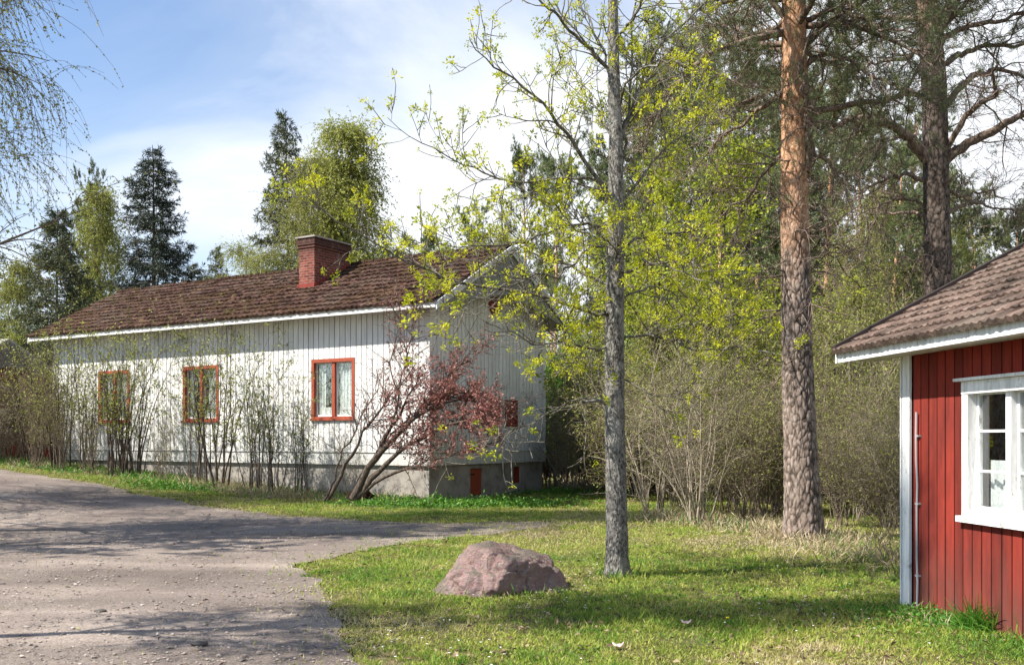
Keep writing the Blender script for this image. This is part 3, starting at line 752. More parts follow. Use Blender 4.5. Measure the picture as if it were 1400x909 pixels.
# ---------------------------------------------------------------- ground, road, lawn
def dense(poly, step, jit, rng):
    out = []
    for i in range(len(poly)):
        a, b = A(poly[i]), A(poly[(i + 1) % len(poly)]); n = max(1, int(np.hypot(*(b - a)) / step))
        for k in range(n): out.append(a + (b - a) * k / n)
    out = A(out); d = np.hypot(out[:, 0], out[:, 1])
    out = out + np.stack([pn(out[:, 0], out[:, 1], 2.2), pn(out[:, 1], out[:, 0], 2.0)], 1) * .10 * np.clip(d / 12, .5, 2)[:, None]
    return out + rng.normal(0, jit, out.shape)
near = [(404, 772), (432, 792), (436, 812), (455, 842), (470, 868), (492, 909)]
fork = [(762, 715.5), (740, 720), (700, 725), (640, 733), (585, 739), (530, 747), (480, 756), (430, 766)]
far_ = [(0, 641), (55, 650), (105, 657), (160, 668), (215, 679), (265, 690), (320, 697), (380, 704), (450, 709), (520, 713), (600, 714.5), (690, 714), (745, 713)]
road_poly = [tuple(G(*p)) for p in far_] + [tuple(G(*p)) for p in fork] + [tuple(G(*p)) for p in near] + [(-.75, 5.2), (-.2, 3.0), (0.3, 0.0), (.8, -8), (-14, -8), (-16, 5), (-22, 18), (-30, 30), (-45, 50), (-41, 52)]
ROAD = dense(road_poly, .22, .03, RNG)
def roads():
    def patch(x0, x1, y0, y1, s, cut):
        xs = np.arange(x0, x1 + s / 2, s); ys = np.arange(y0, y1 + s / 2, s)
        X, Y = np.meshgrid(xs, ys); sh = X.shape; x = X.ravel(); y = Y.ravel()
        ins = inpoly(x, y, ROAD).reshape(sh)
        c = (ins[:-1, :-1] | ins[1:, :-1] | ins[:-1, 1:] | ins[1:, 1:])
        if cut is not None:
            cx = X[:-1, :-1] + s / 2; cy = Y[:-1, :-1] + s / 2; c &= cut(cx, cy)
        iy, ix = np.nonzero(c); W_ = sh[1]
        q = np.stack([iy * W_ + ix, iy * W_ + ix + 1, (iy + 1) * W_ + ix + 1, (iy + 1) * W_ + ix], 1)
        us, inv = np.unique(q, return_inverse=True); q = inv.reshape(-1, 4)
        px_, py_ = x[us], y[us]; out = ~ins.ravel()[us]
        if out.any():
            _, bp = polydist(px_[out], py_[out], ROAD); px_[out], py_[out] = bp[:, 0], bp[:, 1]
        z = gh(px_, py_) + .012 + .012 * pn(px_, py_, .9) * np.clip(np.abs(polydist(px_, py_, ROAD[::4])[0]) / .5, 0, 1) + np.where(out, -.008, 0)
        return np.stack([px_, py_, z], 1), q
    mb = MB()
    V, q = patch(-48, 7, -8, 52, .25, None); mb.add(V, q)
    o = mb.build('gravel_road', M['gravel'], None, smooth=True); tag(o, 'packed pale brown gravel yard road curving past the white house', 'road', kind='structure')

def ground():
    s = np.sinh(np.linspace(-1, 1, 261) * 5.2) / math.sinh(5.2) * 900
    xs = s; ys = s + 18
    X, Y = np.meshgrid(xs, ys); Z = gh(X, Y)
    ins = inpoly(X.ravel(), Y.ravel(), ROAD); d, _ = polydist(X.ravel(), Y.ravel(), ROAD[::3])
    Z = Z - (np.where(ins, np.clip((d - .1) * .3, 0, .09), 0)).reshape(Z.shape)
    n = len(xs); i, j = np.meshgrid(np.arange(n - 1), np.arange(n - 1)); b = (j * n + i).ravel()
    mb = MB(); mb.add(np.stack([X, Y, Z], -1).reshape(-1, 3), np.stack([b, b + 1, b + n + 1, b + n], 1))
    tag(mb.build('ground', M['soil'], None, smooth=True), 'grassy ground of lawn, soil and forest floor', 'ground', kind='structure')

def fru(x, y, m):                    # inside the picture's wedge, with a margin for side views
    return np.abs(x) < (.52 + m) * y + 1.0
hoc = [HC + HX * a + HYV * b for a, b in ((-.06, -.03), (15.6, -.03), (15.6, 6), (-.06, 6))]
coc = [(3.79, 9.62), (9.6, 10.5), (10.6, 3), (4.75, 2.6)]
def field(n0, p, y0, y1, m=.12):
    """random ground points with density n0*(8/Y)^p per m2"""
    out = []
    ys = np.exp(np.linspace(math.log(y0), math.log(y1), 60))
    for a, b in zip(ys[:-1], ys[1:]):
        ym = (a + b) / 2; hw = (.52 + m) * ym + 1.0
        k = int(n0 * (8 / ym) ** p * (b - a) * 2 * hw)
        out.append(np.stack([RNG.uniform(-hw, hw, k), RNG.uniform(a, b, k)], 1))
    q = np.vstack(out); return q[:, 0], q[:, 1]
TREEP = A([1.2, 11.4]); PINEP = at(1099, 15.4)
def green_patch(x, y):               # how dry the turf is: 0 fresh .. 1 straw
    d = .50 + .27 * pn(x, y, .45) + .13 * pn(x, y, 1.9)
    c = G(1000, 715); d = d + .42 * np.exp(-(((x - c[0]) / 2.6) ** 2 + ((y - c[1]) / 2.6) ** 2))
    c = G(1010, 745); d = d + .25 * np.exp(-(((x - c[0]) / 1.8) ** 2 + ((y - c[1]) / 1.5) ** 2))
    c = G(500, 775); d = d - .38 * np.exp(-(((x - c[0]) / 1.3) ** 2 + ((y - c[1]) / 1.5) ** 2))
    c = G(830, 760); d = d - .1 * np.exp(-(((x - c[0]) / 1.5) ** 2 + ((y - c[1]) / 2.0) ** 2))
    c = G(640, 690); d = d - .6 * np.exp(-(((x - c[0]) / 3.0) ** 2 + ((y - c[1]) / 1.3) ** 2))
    c = G(330, 690); d = d + .16 * np.exp(-(((x - c[0]) / 2.8) ** 2 + ((y - c[1]) / 1.4) ** 2))
    c = G(1190, 810); d = d - .25 * np.exp(-(((x - c[0]) / 1.3) ** 2 + ((y - c[1]) / 1.3) ** 2))
    return d
def lawn():
    x, y = field(2900, 1.62, 5.6, 44)
    dr, _ = None, None
    ins = inpoly(x, y, ROAD)
    dist = np.full(len(x), 9.0); nearr = np.zeros(len(x), bool)
    d_, _ = polydist(x, y, ROAD[::6]); dist = d_
    ok = (~ins) | (RNG.uniform(0, 1, len(x)) < .42 * np.exp(-dist / .22) + .003)
    # grassy middle strip where the track fades out under the trees
    c = G(710, 718); ok |= ins & (RNG.uniform(0, 1, len(x)) < .75 * np.exp(-((x - c[0]) / 2.1) ** 2 - ((y - c[1]) / 2.5) ** 2) * (.75 + .6 * pn(x, y, 1.2)))
    ok &= ~inpoly(x, y, hoc) & ~inpoly(x, y, coc) & (np.hypot(x - TREEP[0], y - TREEP[1]) > .13)
    bare = pn(x, y, .8) + .5 * pn(x, y, 2.7); c = G(1080, 815); bare = bare + .8 * np.exp(-(((x - c[0]) / 1.0) ** 2 + ((y - c[1]) / .55) ** 2))
    ok &= RNG.uniform(0, 1, len(x)) > np.clip((bare - .75) * 1.3, 0, .82)
    ok &= ~((~ins) & (RNG.uniform(0, 1, len(x)) < .6 * np.exp(-dist / .35)))
    x, y, dist = x[ok], y[ok], dist[ok]; K = len(x)
    d = green_patch(x, y) + RNG.normal(0, .17, K) + .25 * np.exp(-dist / .3)
    tall = np.clip(.75 + .4 * pn(x, y, 1.3), .35, 1.6)
    h = RNG.gamma(6, .0085, K).clip(.015, .14) * tall * (1 + .012 * y)
    far = np.hypot(x, y)
    w = (.0042 + .00042 * y) * RNG.uniform(.7, 1.3, K)
    U = rdir(K, 0); U[:, 2] = np.abs(U[:, 2]) * .55 + RNG.uniform(.15, 1.1, K)
    flat = RNG.uniform(0, 1, K) < np.clip(d - .35, 0, .6); U[flat, 2] *= .2
    C = np.stack([x, y, gh(x, y) - .004], 1)
    mb = MB(); leaves(mb, C, U, rdir(K, .3), h, w, 0, np.clip(d, 0, 1), fold=.12)
    # tufts
    x, y = field(85, 1.5, 5.8, 30); k = ~inpoly(x, y, ROAD) & ~inpoly(x, y, hoc) & ~inpoly(x, y, coc) & (RNG.uniform(-.9, 1, len(x)) < pn(x, y, 1.1)); x, y = x[k], y[k]
    n = 22; i2 = np.repeat(np.arange(len(x)), n); m = len(i2); rr = RNG.gamma(3, .011, m); aa = RNG.uniform(0, 6.28, m)
    bx, by = x[i2] + rr * np.cos(aa), y[i2] + rr * np.sin(aa); hh = RNG.uniform(.03, .085, len(x))[i2] * RNG.uniform(.5, 1.2, m)
    U = np.stack([np.cos(aa) * .55, np.sin(aa) * .55, RNG.uniform(.4, 1.4, m)], 1) + RNG.normal(0, .2, (m, 3))
    dd = (green_patch(x, y) + RNG.normal(-.12, .22, len(x)))[i2] + RNG.normal(0, .07, m)
    leaves(mb, np.stack([bx, by, gh(bx, by) - .004], 1), U, rdir(m, .3), hh, (.0045 + .0004 * by), 0, np.clip(dd, 0, 1), fold=.15)
    tag(mb.build('lawn_grass', M['grass'], None), 'short patchy spring grass, green mixed with straw, on the lawn and verges', 'grass', kind='stuff')
    return K
def verge():
    """taller dry and green grass along shrub lines and walls"""
    mb = MB(); 
    def strip(pts, wdt, n, hm, dryness, lean=.5):
        pts = A(pts); seg = np.hypot(*(pts[1:] - pts[:-1]).T); cs = np.concatenate([[0], np.cumsum(seg)])
        t = RNG.uniform(0, cs[-1], n); x = np.interp(t, cs, pts[:, 0]) + RNG.normal(0, wdt, n); y = np.interp(t, cs, pts[:, 1]) + RNG.normal(0, wdt, n)
        cl = pn(x, y, 1.1); k = RNG.uniform(-.8, 1, n) < cl + .3
        k &= ~inpoly(x, y, hoc) & ~inpoly(x, y, coc); 
        ii = inpoly(x, y, ROAD); k &= ~ii
        x, y = x[k], y[k]; m = len(x)
        U = rdir(m, 0); U[:, 2] = np.abs(U[:, 2]) * lean + RNG.uniform(.1, 1.2, m)
        isdry = RNG.uniform(0, 1, m) < dryness + .25 * pn(x, y, .7)
        for q, mi in ((isdry, 1), (~isdry, 0)):
            leaves(mb, np.stack([x, y, gh(x, y)], 1)[q], U[q], rdir(q.sum(), .2), RNG.gamma(5, hm / 5, q.sum()), .007 + .0005 * y[q], mi, None, fold=.15)
    f = lambda t, o: tuple(HC + HX * t - HYV * o)
    strip([f(-.5, .8), f(4, .9), f(8, 1.1), f(12, 1.5), f(17, 2)], .45, 16000, .16, .45)
    strip([f(3, 1.2), f(7, 1.4)], .35, 5200, .22, .95)
    strip([f(0, .15), f(6, .2)], .12, 2200, .18, .4)
    strip([tuple(G(*p)) for p in ((905, 705), (960, 715), (1030, 722), (1100, 735), (1170, 752), (1230, 775))], .55, 9000, .16, .85, .4)
    strip([tuple(G(*p)) for p in ((760, 660), (850, 664), (940, 672))], 1.2, 6000, .25, .9)
    def ringp(cx, cy, rx, ry): return [(cx + rx * math.cos(a), cy + ry * math.sin(a)) for a in np.linspace(0, 6.283, 17)]
    bq = G(690, 812); strip(ringp(bq[0], bq[1] + .30, .66, .50), .07, 900, .07, .35); strip(ringp(TREEP[0], TREEP[1], .19, .19), .05, 420, .08, .15); strip(ringp(PINEP[0], PINEP[1], .42, .42), .12, 1500, .12, .9)
    strip([(3.7, 9.3), (4.1, 7.0), (4.4, 5.2)], .13, 1500, .11, .15)
    tag(mb.build('verge_grass', [M['lush'], M['dry']], None), 'taller tufts of green and straw-coloured grass along walls and shrub edges', 'grass', kind='stuff')
    # leafy weeds
    mb = MB()
    def weeds(cx, cy, rx, ry, n, h):
        x = cx + RNG.normal(0, rx, n); y = cy + RNG.normal(0, ry, n); k = ~inpoly(x, y, hoc) & ~inpoly(x, y, coc) & ~inpoly(x, y, ROAD); x, y = x[k], y[k]; m = len(x)
        z = gh(x, y) + np.abs(RNG.normal(.5, .3, m)) * h * (.6 + .4 * pn(x, y, 2.0)).clip(.2, 1.3)
        U = rdir(m, .2); near_ = np.clip(cy / 20, .42, 1); leaves(mb, np.stack([x, y, z], 1), U, rdir(m, 1.2), RNG.uniform(.05, .10, m) * near_, RNG.uniform(.035, .06, m) * near_, 0, None, .1)
    for (p, rx, ry, n, h) in (((620, 692), 1.0, .35, 2600, .28), ((560, 690), .8, .3, 1200, .2), ((690, 690), 1.0, .4, 1300, .22), ((770, 675), 1.2, .5, 1200, .2), ((250, 668), .9, .35, 1600, .25), ((150, 648), 1.4, .3, 900, .2), ((60, 632), 2.0, .4, 900, .22), ((880, 652), 1.5, .5, 800, .25), ((1215, 838), .35, .22, 800, .13), ((1290, 850), .22, .2, 700, .14), ((1240, 855), .5, .3, 500, .07), ((900, 800), .6, .45, 300, .04), ((1010, 830), .8, .4, 400, .045)):
        g = G(*p); weeds(g[0], g[1], rx, ry, n, h)
    tag(mb.build('leafy_weeds', M['lush'], None), 'bright green leafy weeds growing at the foot of the walls', 'weeds', kind='stuff')
    # flowers: countless white specks
    x, y = field(24, 1.0, 6.5, 17, .05); k = ~inpoly(x, y, ROAD) & ~inpoly(x, y, coc) & (RNG.uniform(-.1, 1.3, len(x)) < pn(x, y, .75)) & (x > -1.5); x, y = x[k], y[k]
    mb = MB(); m = len(x)
    for q in range(5):
        a = q * 1.2566 + RNG.uniform(0, 1, m); U = np.stack([np.cos(a), np.sin(a), np.full(m, .45)], 1)
        leaves(mb, np.stack([x, y, gh(x, y) + .055], 1), U, np.tile(AZ, (m, 1)), .013, .011, 0)
    tag(mb.build('lawn_flowers', M['flower'], None), 'scattered tiny white wildflowers in the lawn grass', 'flowers', kind='stuff')
    x, y = field(70, 1.3, 5.8, 26, .05); k = (RNG.uniform(-1.0, 1.3, len(x)) < pn(x, y, .9)) & ~inpoly(x, y, coc) & ~inpoly(x, y, hoc) & (~inpoly(x, y, ROAD) | (RNG.uniform(0, 1, len(x)) < .12)); x, y = x[k], y[k]; m = len(x)
    mb = MB(); U = rdir(m, 0); U[:, 2] *= .3; leaves(mb, np.stack([x, y, gh(x, y) + RNG.uniform(.012, .05, m)], 1), U, rdir(m, 2.0), RNG.uniform(.025, .07, m), RNG.uniform(.012, .045, m), 0, None, .2)
    tw = grow(np.stack([x, y, gh(x, y) + .02], 1)[:160], np.concatenate([RNG.normal(0, 1, (160, 2)), np.zeros((160, 1))], 1), RNG.uniform(.1, .5, 160), 5, .12); tubes(mb, tw, np.full((160, 5), .004), 4, 0, .4)
    tag(mb.build('leaf_litter', M['litter'], None), 'old brown leaves and twigs scattered in the lawn', 'litter', kind='stuff')
    # dandelions, dead leaves
    for i, (p, lab) in enumerate((((935, 792), 'yellow flower head in the shaded grass right of the maple trunk'), ((993, 859), 'yellow dandelion low in the sunlit grass below the lawn shadow'))):
        g = G(*p); t = MB(); P = grow([[g[0], g[1], gh(*g)]], [[.05, 0, 1]], .09, 4, .05); tubes(t, P, np.full((1, 4), .003), 5)
        o = thing('dandelion', lab, 'flower', (g[0], g[1], float(gh(*g)))); t.build('stalk', M['lush'], o)
        fl = MB(); c = P[0, -1]; 
        for r_, z_ in ((.022, 0), (.016, .006), (.010, .01)):
            a = np.arange(16) * .3927 + z_ * 60; leaves(fl, np.tile(c + A([0, 0, z_]), (16, 1)), np.stack([np.cos(a), np.sin(a), np.full(16, .35)], 1), np.tile(AZ, (16, 1)), r_, .008)
        fl.build('bloom', M['yflower'], o)
    for p, lab in (((938, 856), 'pale pinkish dead leaf on the lawn right of the boulder'), ((845, 888), 'curled pale dead leaf near the bottom of the lawn')):
        g = G(*p); mb = MB(); z = float(gh(*g)) + .045
        n = 9; u_ = np.linspace(-1, 1, n); V = []
        for a in u_:
            for b in u_: V.append((g[0] + a * .045, g[1] + b * .032 * math.sqrt(max(0, 1 - a * a)) , z + .018 * a * a - .014 * b * b + .004 * math.sin(7 * a + 3 * b)))
        i, j = np.meshgrid(np.arange(n - 1), np.arange(n - 1)); bb = (j * n + i).ravel(); mb.add(V, np.stack([bb, bb + 1, bb + n + 1, bb + n], 1))
        tag(mb.build('dead_leaf', M['deadleaf'], None, smooth=True), lab, 'leaf')

def lump(mb, c, sz, seed, sub=12, mi=0, rough=.2):
    pass
def rockmesh(name, mat, c, dims, rot, fn, sub):
    bpy_me = bpy.data.meshes.new(name); import bmesh
    bm = bmesh.new(); bmesh.ops.create_icosphere(bm, subdivisions=sub, radius=1.0)
    for v in bm.verts: v.co = fn(v.co)
    for f in bm.faces: f.smooth = True
    bm.to_mesh(bpy_me); bm.free(); bpy_me.materials.append(mat)
    o = bpy.data.objects.new(name, bpy_me); COL.objects.link(o); o.location = c; return o
def boulder():
    g = G(690, 812)
    pl = [(Vector((-.45, -.80, .40)).normalized(), .70), (Vector((.52, -.85, -.04)).normalized(), .54), (Vector((.30, -.1, 1)).normalized(), .74), (Vector((.93, .1, .30)).normalized(), .86), (Vector((-.80, -.15, .58)).normalized(), .80), (Vector((-.15, .1, 1)).normalized(), .86), (Vector((-.1, -.99, .1)).normalized(), .93), (Vector((-.35, .2, .9)).normalized(), .84)]
    def fn(co):
        d = co.normalized(); r = 1.08
        for n_, k in pl:
            q = d.dot(n_)
            if q > 1e-3: r = min(r, k / q)
        p = d * r
        p = Vector((p.x * .75 , p.y * .64, p.z * .56))
        nv = mn.fractal(p * 1.7 + Vector((3, 1, 7)), 1.0, 2.0, 5); p += d * nv * .10
        p += d * mn.fractal(p * 6 + Vector((1, 9, 2)), .8, 2.0, 6) * .026; dv, _ = mn.voronoi(p * 3.1 + Vector((4, 2, 8))); p -= d * .035 * max(0, 1 - (dv[1] - dv[0]) * 9)
        # ridge splitting the dark right-hand face
        a = math.exp(-((p.x - .30) / .06) ** 2) * (1 if p.y < 0 else 0) * max(0, .5 - p.z) ; p += Vector((0, -.10, 0)) * a
        if p.x < -.3: p.z *= 1 - .22 * min(1, (-.3 - p.x) / .5)
        return p
    o = rockmesh('boulder', M['rock'], (g[0], g[1] + .30, float(gh(*g)) - .03), None, 0, fn, 6)
    tag(o, 'big pink granite boulder half sunk in the lawn', 'boulder')
def stones():
    for p, s, lab, mname in (((272, 883), .045, 'flat dark stone lying on the gravel near the bottom edge', 'a'), ((137, 838), .04, 'small dark stone on the gravel at left', 'b'), ((351, 750), .07, 'flattened brown clod on the gravel by the lawn tip', 'c')):
        g = G(*p); sd = Vector((s * 90, p[0], 1))
        def fn(co):
            q = co.normalized() * (1 + .25 * mn.noise(co * 1.5 + sd)); return Vector((q.x * s * 1.4, q.y * s, q.z * s * .5))
        o = rockmesh('stone', M['pebble'], (g[0], g[1], float(gh(*g)) + .02), None, 0, fn, 3); tag(o, lab, 'stone')
    x, y = field(330, 1.75, 5.5, 24, .1); k = inpoly(x, y, ROAD); x, y = x[k], y[k]; K = len(x)
    s = RNG.gamma(2.0, .0024, K).clip(.002, .022) * (1 + .02 * y)
    oc = A([[1, 0, 0], [0, 1, 0], [-1, 0, 0], [0, -1, 0], [0, 0, 1.], [.7, .7, .5], [-.7, .6, .5], [-.6, -.7, .5], [.7, -.6, .5]])
    V = np.stack([x, y, gh(x, y) + .016], 1)[:, None] + s[:, None, None] * oc[None] * (1 + RNG.normal(0, .25, (K, 9, 3))) * A([1.2, 1, .7])
    b = (np.arange(K) * 9)[:, None, None]
    T = A([[0, 1, 5], [1, 2, 6], [2, 3, 7], [3, 0, 8], [5, 1, 6], [6, 2, 7], [7, 3, 8], [8, 0, 5], [5, 6, 4], [6, 7, 4], [7, 8, 4], [8, 5, 4]])
    mb = MB(); mb.add(V.reshape(-1, 3), (b + T[None]).reshape(-1, 3), 0, np.repeat(RNG.uniform(0, 1, K), 12))
    tag(mb.build('gravel_pebbles', M['pebble'], None), 'loose small stones scattered over the gravel road', 'pebbles', kind='stuff')
# ---------------------------------------------------------------- trees
PROTO = {}
def parts(root, *ps):
    for name, mb, mat, sm in ps:
        if mb.n: mb.build(name, mat, root, smooth=sm)

def pitched(P, Rd):                  # helper: drop branch points that fall below ground level
    P[..., 2] = np.maximum(P[..., 2], .05); return P

def birch(name, h, r0, seed, weep=1.0, lf=12, leafsz=.06, base=.18, nb=46, spread=.30, c2=8, c3=5):
    rng = np.random.default_rng(seed); root = thing(name, '', 'birch')
    tr = grow([[0, 0, -.2]], [[rng.normal(0, .03), rng.normal(0, .03), 1]], h, 16, .025, .02, rng); tR = taper([r0], [r0 * .08], 16, .85)
    t = MB(); tubes(t, tr, tR, 10)
    S, D, tt, ix, rl = spawn(tr, tR, [nb], base, .97, 1.0, .2, rng)
    L = h * spread * (1.08 - tt) ** .75 * rng.uniform(.7, 1.2, nb)
    P1 = grow(S, D, L, 9, .10, lambda u: .10 if u < .55 else -.08, rng); R1 = taper(np.minimum(rl * .5, .045), np.full(nb, .006), 9)
    br = MB(); tubes(br, P1, R1, 5)
    S, D, tt, ix, rl = spawn(P1, R1, c2, .2, 1, .8, .25, rng); K = len(S)
    P2 = grow(S, D, L[ix] * rng.uniform(.22, .5, K), 6, .14, lambda u: .0 if u < .4 else -.18 * weep, rng); R2 = taper(np.minimum(rl * .6, .014), np.full(K, .004), 6)
    tubes(br, P2, R2, 3)
    S, D, tt, ix, rl = spawn(P2, R2, c3, .15, 1, .7, .3, rng); K = len(S)
    L3 = rng.uniform(.5, 1.5, K) * (.6 + .5 * weep)
    P3 = grow(S, D, L3, 6, .12, lambda u: -.32 * weep, rng); R3 = taper(np.full(K, .004), np.full(K, .0022), 6)
    cr = MB(); tubes(br, P3, R3, 3)
    C, T = along(P3, lf, .05, 1, rng); m = len(C); U = nrm(T * .5 + rdir(m, -.5, rng))
    leaves(cr, C, U, rdir(m, 0, rng), rng.uniform(.7, 1.3, m) * leafsz, rng.uniform(.5, .8, m) * leafsz)
    parts(root, ('trunk', t, M['birchb'], True), ('branches', br, M['twig'], True), ('crown', cr, M['birchl'], False))
    return root

def spruce(name, h, r0, seed, mat='spruce', wid=.20, dens=1.0, base=.06, droop=.5, cat='spruce', fol=1.0):
    rng = np.random.default_rng(seed); root = thing(name, '', cat)
    tr = grow([[0, 0, -.2]], [[0, 0, 1]], h, 14, .008, .05, rng); tR = taper([r0], [.015], 14)
    t = MB(); tubes(t, tr, tR, 9)
    nb = int(h * 13 * dens)
    S, D, tt, ix, rl = spawn(tr, tR, [nb], base, .985, 1.45, .12, rng)
    L = h * wid * (1.03 - tt) ** .8 * rng.uniform(.55, 1.2, nb) + .15
    D[:, 2] += .55 * (tt - .5)
    P1 = grow(S, D, L, 9, .05, lambda u: -.14 * droop if u < .55 else .13, rng); R1 = taper(np.minimum(rl * .35, .035), np.full(nb, .005), 9)
    br = MB(); tubes(br, P1, R1, 4)
    per = np.maximum(3, (L * 8.5).astype(int))
    S, D, tt, ix, rl = spawn(P1, R1, per, .12, 1.0, .95, .25, rng); K = len(S)
    D[:, 2] *= .45; D[:, 2] -= .22 * droop
    L2 = (L[ix] * .40 * (1.15 - tt) + .12) * rng.uniform(.6, 1.3, K)
    P2 = grow(S, D, L2, 4, .10, -.12 * droop, rng)
    tubes(br, P2, taper(np.full(K, .005), np.full(K, .002), 4), 3)
    cr = MB()
    for (PP, per2) in ((P2, 9), (P1, 16)):
        C, T = along(PP, int(per2 * fol), .05, 1.0, rng); m = len(C); U = nrm(T * .8 + rdir(m, -.25, rng) * .75)
        leaves(cr, C, U, rdir(m, 0, rng), rng.uniform(.16, .34, m), rng.uniform(.028, .055, m), 0, rng.uniform(0, 1, m))
    parts(root, ('trunk', t, M['sbark'], True), ('branches', br, M['twig'], True), ('crown', cr, M[mat], False))
    return root

def needle_tufts(cr, C, T, rng, n=14, ln=.11, wd=.010, spread=.9):
    m = len(C); ix = np.repeat(np.arange(m), n); U = nrm(T[ix] * .75 + rdir(m * n, .15, rng) * spread)
    leaves(cr, C[ix] - T[ix] * rng.uniform(0, .10, m * n)[:, None], U, rdir(m * n, 0, rng), rng.uniform(.7, 1.25, m * n) * ln, wd, 0, np.clip(np.repeat(rng.uniform(0, 1, m), n) * .7 + rng.uniform(0, .4, m * n), 0, 1))

def pine(name, h, r0, seed, bare=.5, nb=34, spread=.2, tn=10, wd=.022, ln=.15, per2=8, per3=4):
    rng = np.random.default_rng(seed); root = thing(name, '', 'pine')
    tr = grow([[0, 0, -.2]], [[rng.normal(0, .03), rng.normal(0, .03), 1]], h, 16, .022, .03, rng); tR = taper([r0], [.03], 16)
    t = MB(); tubes(t, tr, tR, 10)
    S, D, tt, ix, rl = spawn(tr, tR, [nb], bare, .99, 1.15, .25, rng)
    u = (tt - bare) / (1 - bare); L = h * spread * (.45 + np.sin(np.clip(u * 1.0 + .25, 0, 1) * math.pi) * .75) * rng.uniform(.6, 1.2, nb)
    P1 = grow(S, D, L, 8, .15, .05, rng); R1 = taper(np.minimum(rl * .45, .06), np.full(nb, .012), 8); br = MB(); tubes(br, P1, R1, 5)
    S, D, tt, ix, rl = spawn(P1, R1, per2, .3, 1, .75, .25, rng, .4); K = len(S)
    P2 = grow(S, D, L[ix] * rng.uniform(.18, .42, K), 5, .17, .10, rng); R2 = taper(np.minimum(rl * .6, .015), np.full(K, .006), 5); tubes(br, P2, R2, 3)
    S, D, tt, ix, rl = spawn(P2, R2, per3, .3, 1, .65, .25, rng, .6); K = len(S)
    P3 = grow(S, D, rng.uniform(.18, .5, K), 4, .15, .15, rng); tubes(br, P3, taper(np.full(K, .006), np.full(K, .004), 4), 3)
    C = np.concatenate([P3[:, -1], P3[:, 2], P2[:, -1]]); T = nrm(np.concatenate([P3[:, -1] - P3[:, -2], P3[:, 2] - P3[:, 1], P2[:, -1] - P2[:, -2]]))
    cr = MB(); needle_tufts(cr, C, T, rng, tn, ln, wd)
    # dead twigs under the crown
    S, D, tt, ix, rl = spawn(tr, tR, [16], bare * .45, bare * 1.05, 1.4, .2, rng)
    P = grow(S, D, rng.uniform(.5, 1.8, 16), 6, .2, -.06, rng); Rr = taper(np.full(16, .016), np.full(16, .004), 6); tubes(br, P, Rr, 4)
    S, D, tt, ix, rl = spawn(P, Rr, 5, .2, 1, .8, .3, rng); tubes(br, grow(S, D, rng.uniform(.2, .7, len(S)), 4, .25, -.05, rng), taper(np.full(len(S), .006), np.full(len(S), .003), 4), 3)
    parts(root, ('trunk', t, M['pbarkf'], True), ('branches', br, M['pbranch'], True), ('crown', cr, M['pinen'], False))
    return root

def decid(name, h, r0, seed, mat='fresh', bark_='sbark', base=.2, nb=22, spread=.42, lf=9, sz=.08, cat='tree', stems=1, ang=.85):
    rng = np.random.default_rng(seed); root = thing(name, '', cat)
    D0 = nrm(np.stack([rng.normal(0, .05 + .12 * (stems > 1), stems), rng.normal(0, .05 + .12 * (stems > 1), stems), np.ones(stems)], 1))
    hs = h * rng.uniform(.75, 1.0, stems); hs[0] = h
    tr = grow(np.tile([0, 0, -.2], (stems, 1)) + rng.normal(0, .08 * (stems > 1), (stems, 3)) * [1, 1, 0], D0, hs, 14, .04, .02, rng); tR = taper(np.full(stems, r0), np.full(stems, .012), 14)
    t = MB(); tubes(t, tr, tR, 9)
    S, D, tt, ix, rl = spawn(tr, tR, nb, base, .97, ang, .22, rng); K = len(S)
    L = h * spread * (1.1 - tt) ** .7 * rng.uniform(.6, 1.15, K)
    P1 = grow(S, D, L, 8, .10, .04, rng); R1 = taper(np.minimum(rl * .5, .05), np.full(K, .008), 8); br = MB(); tubes(br, P1, R1, 5)
    S, D, tt, ix, rl = spawn(P1, R1, 7, .2, 1, .8, .25, rng); K = len(S)
    P2 = grow(S, D, L[ix] * rng.uniform(.2, .45, K), 6, .14, .02, rng); R2 = taper(np.minimum(rl * .6, .016), np.full(K, .005), 6); tubes(br, P2, R2, 3)
    S, D, tt, ix, rl = spawn(P2, R2, 5, .2, 1, .75, .3, rng); K = len(S)
    P3 = grow(S, D, rng.uniform(.25, .7, K), 4, .16, .0, rng); tubes(br, P3, taper(np.full(K, .005), np.full(K, .003), 4), 3)
    C, T = along(P3, lf, .15, 1.0, rng); m = len(C); C = C + rng.normal(0, .05, C.shape)
    cr = MB(); leaves(cr, C, nrm(T * .4 + rdir(m, .1, rng)), rdir(m, .3, rng), rng.uniform(.6, 1.3, m) * sz, rng.uniform(.5, .9, m) * sz)
    parts(root, ('trunk', t, M[bark_], True), ('branches', br, M['twig'], True), ('crown', cr, M[mat], False))
    return root

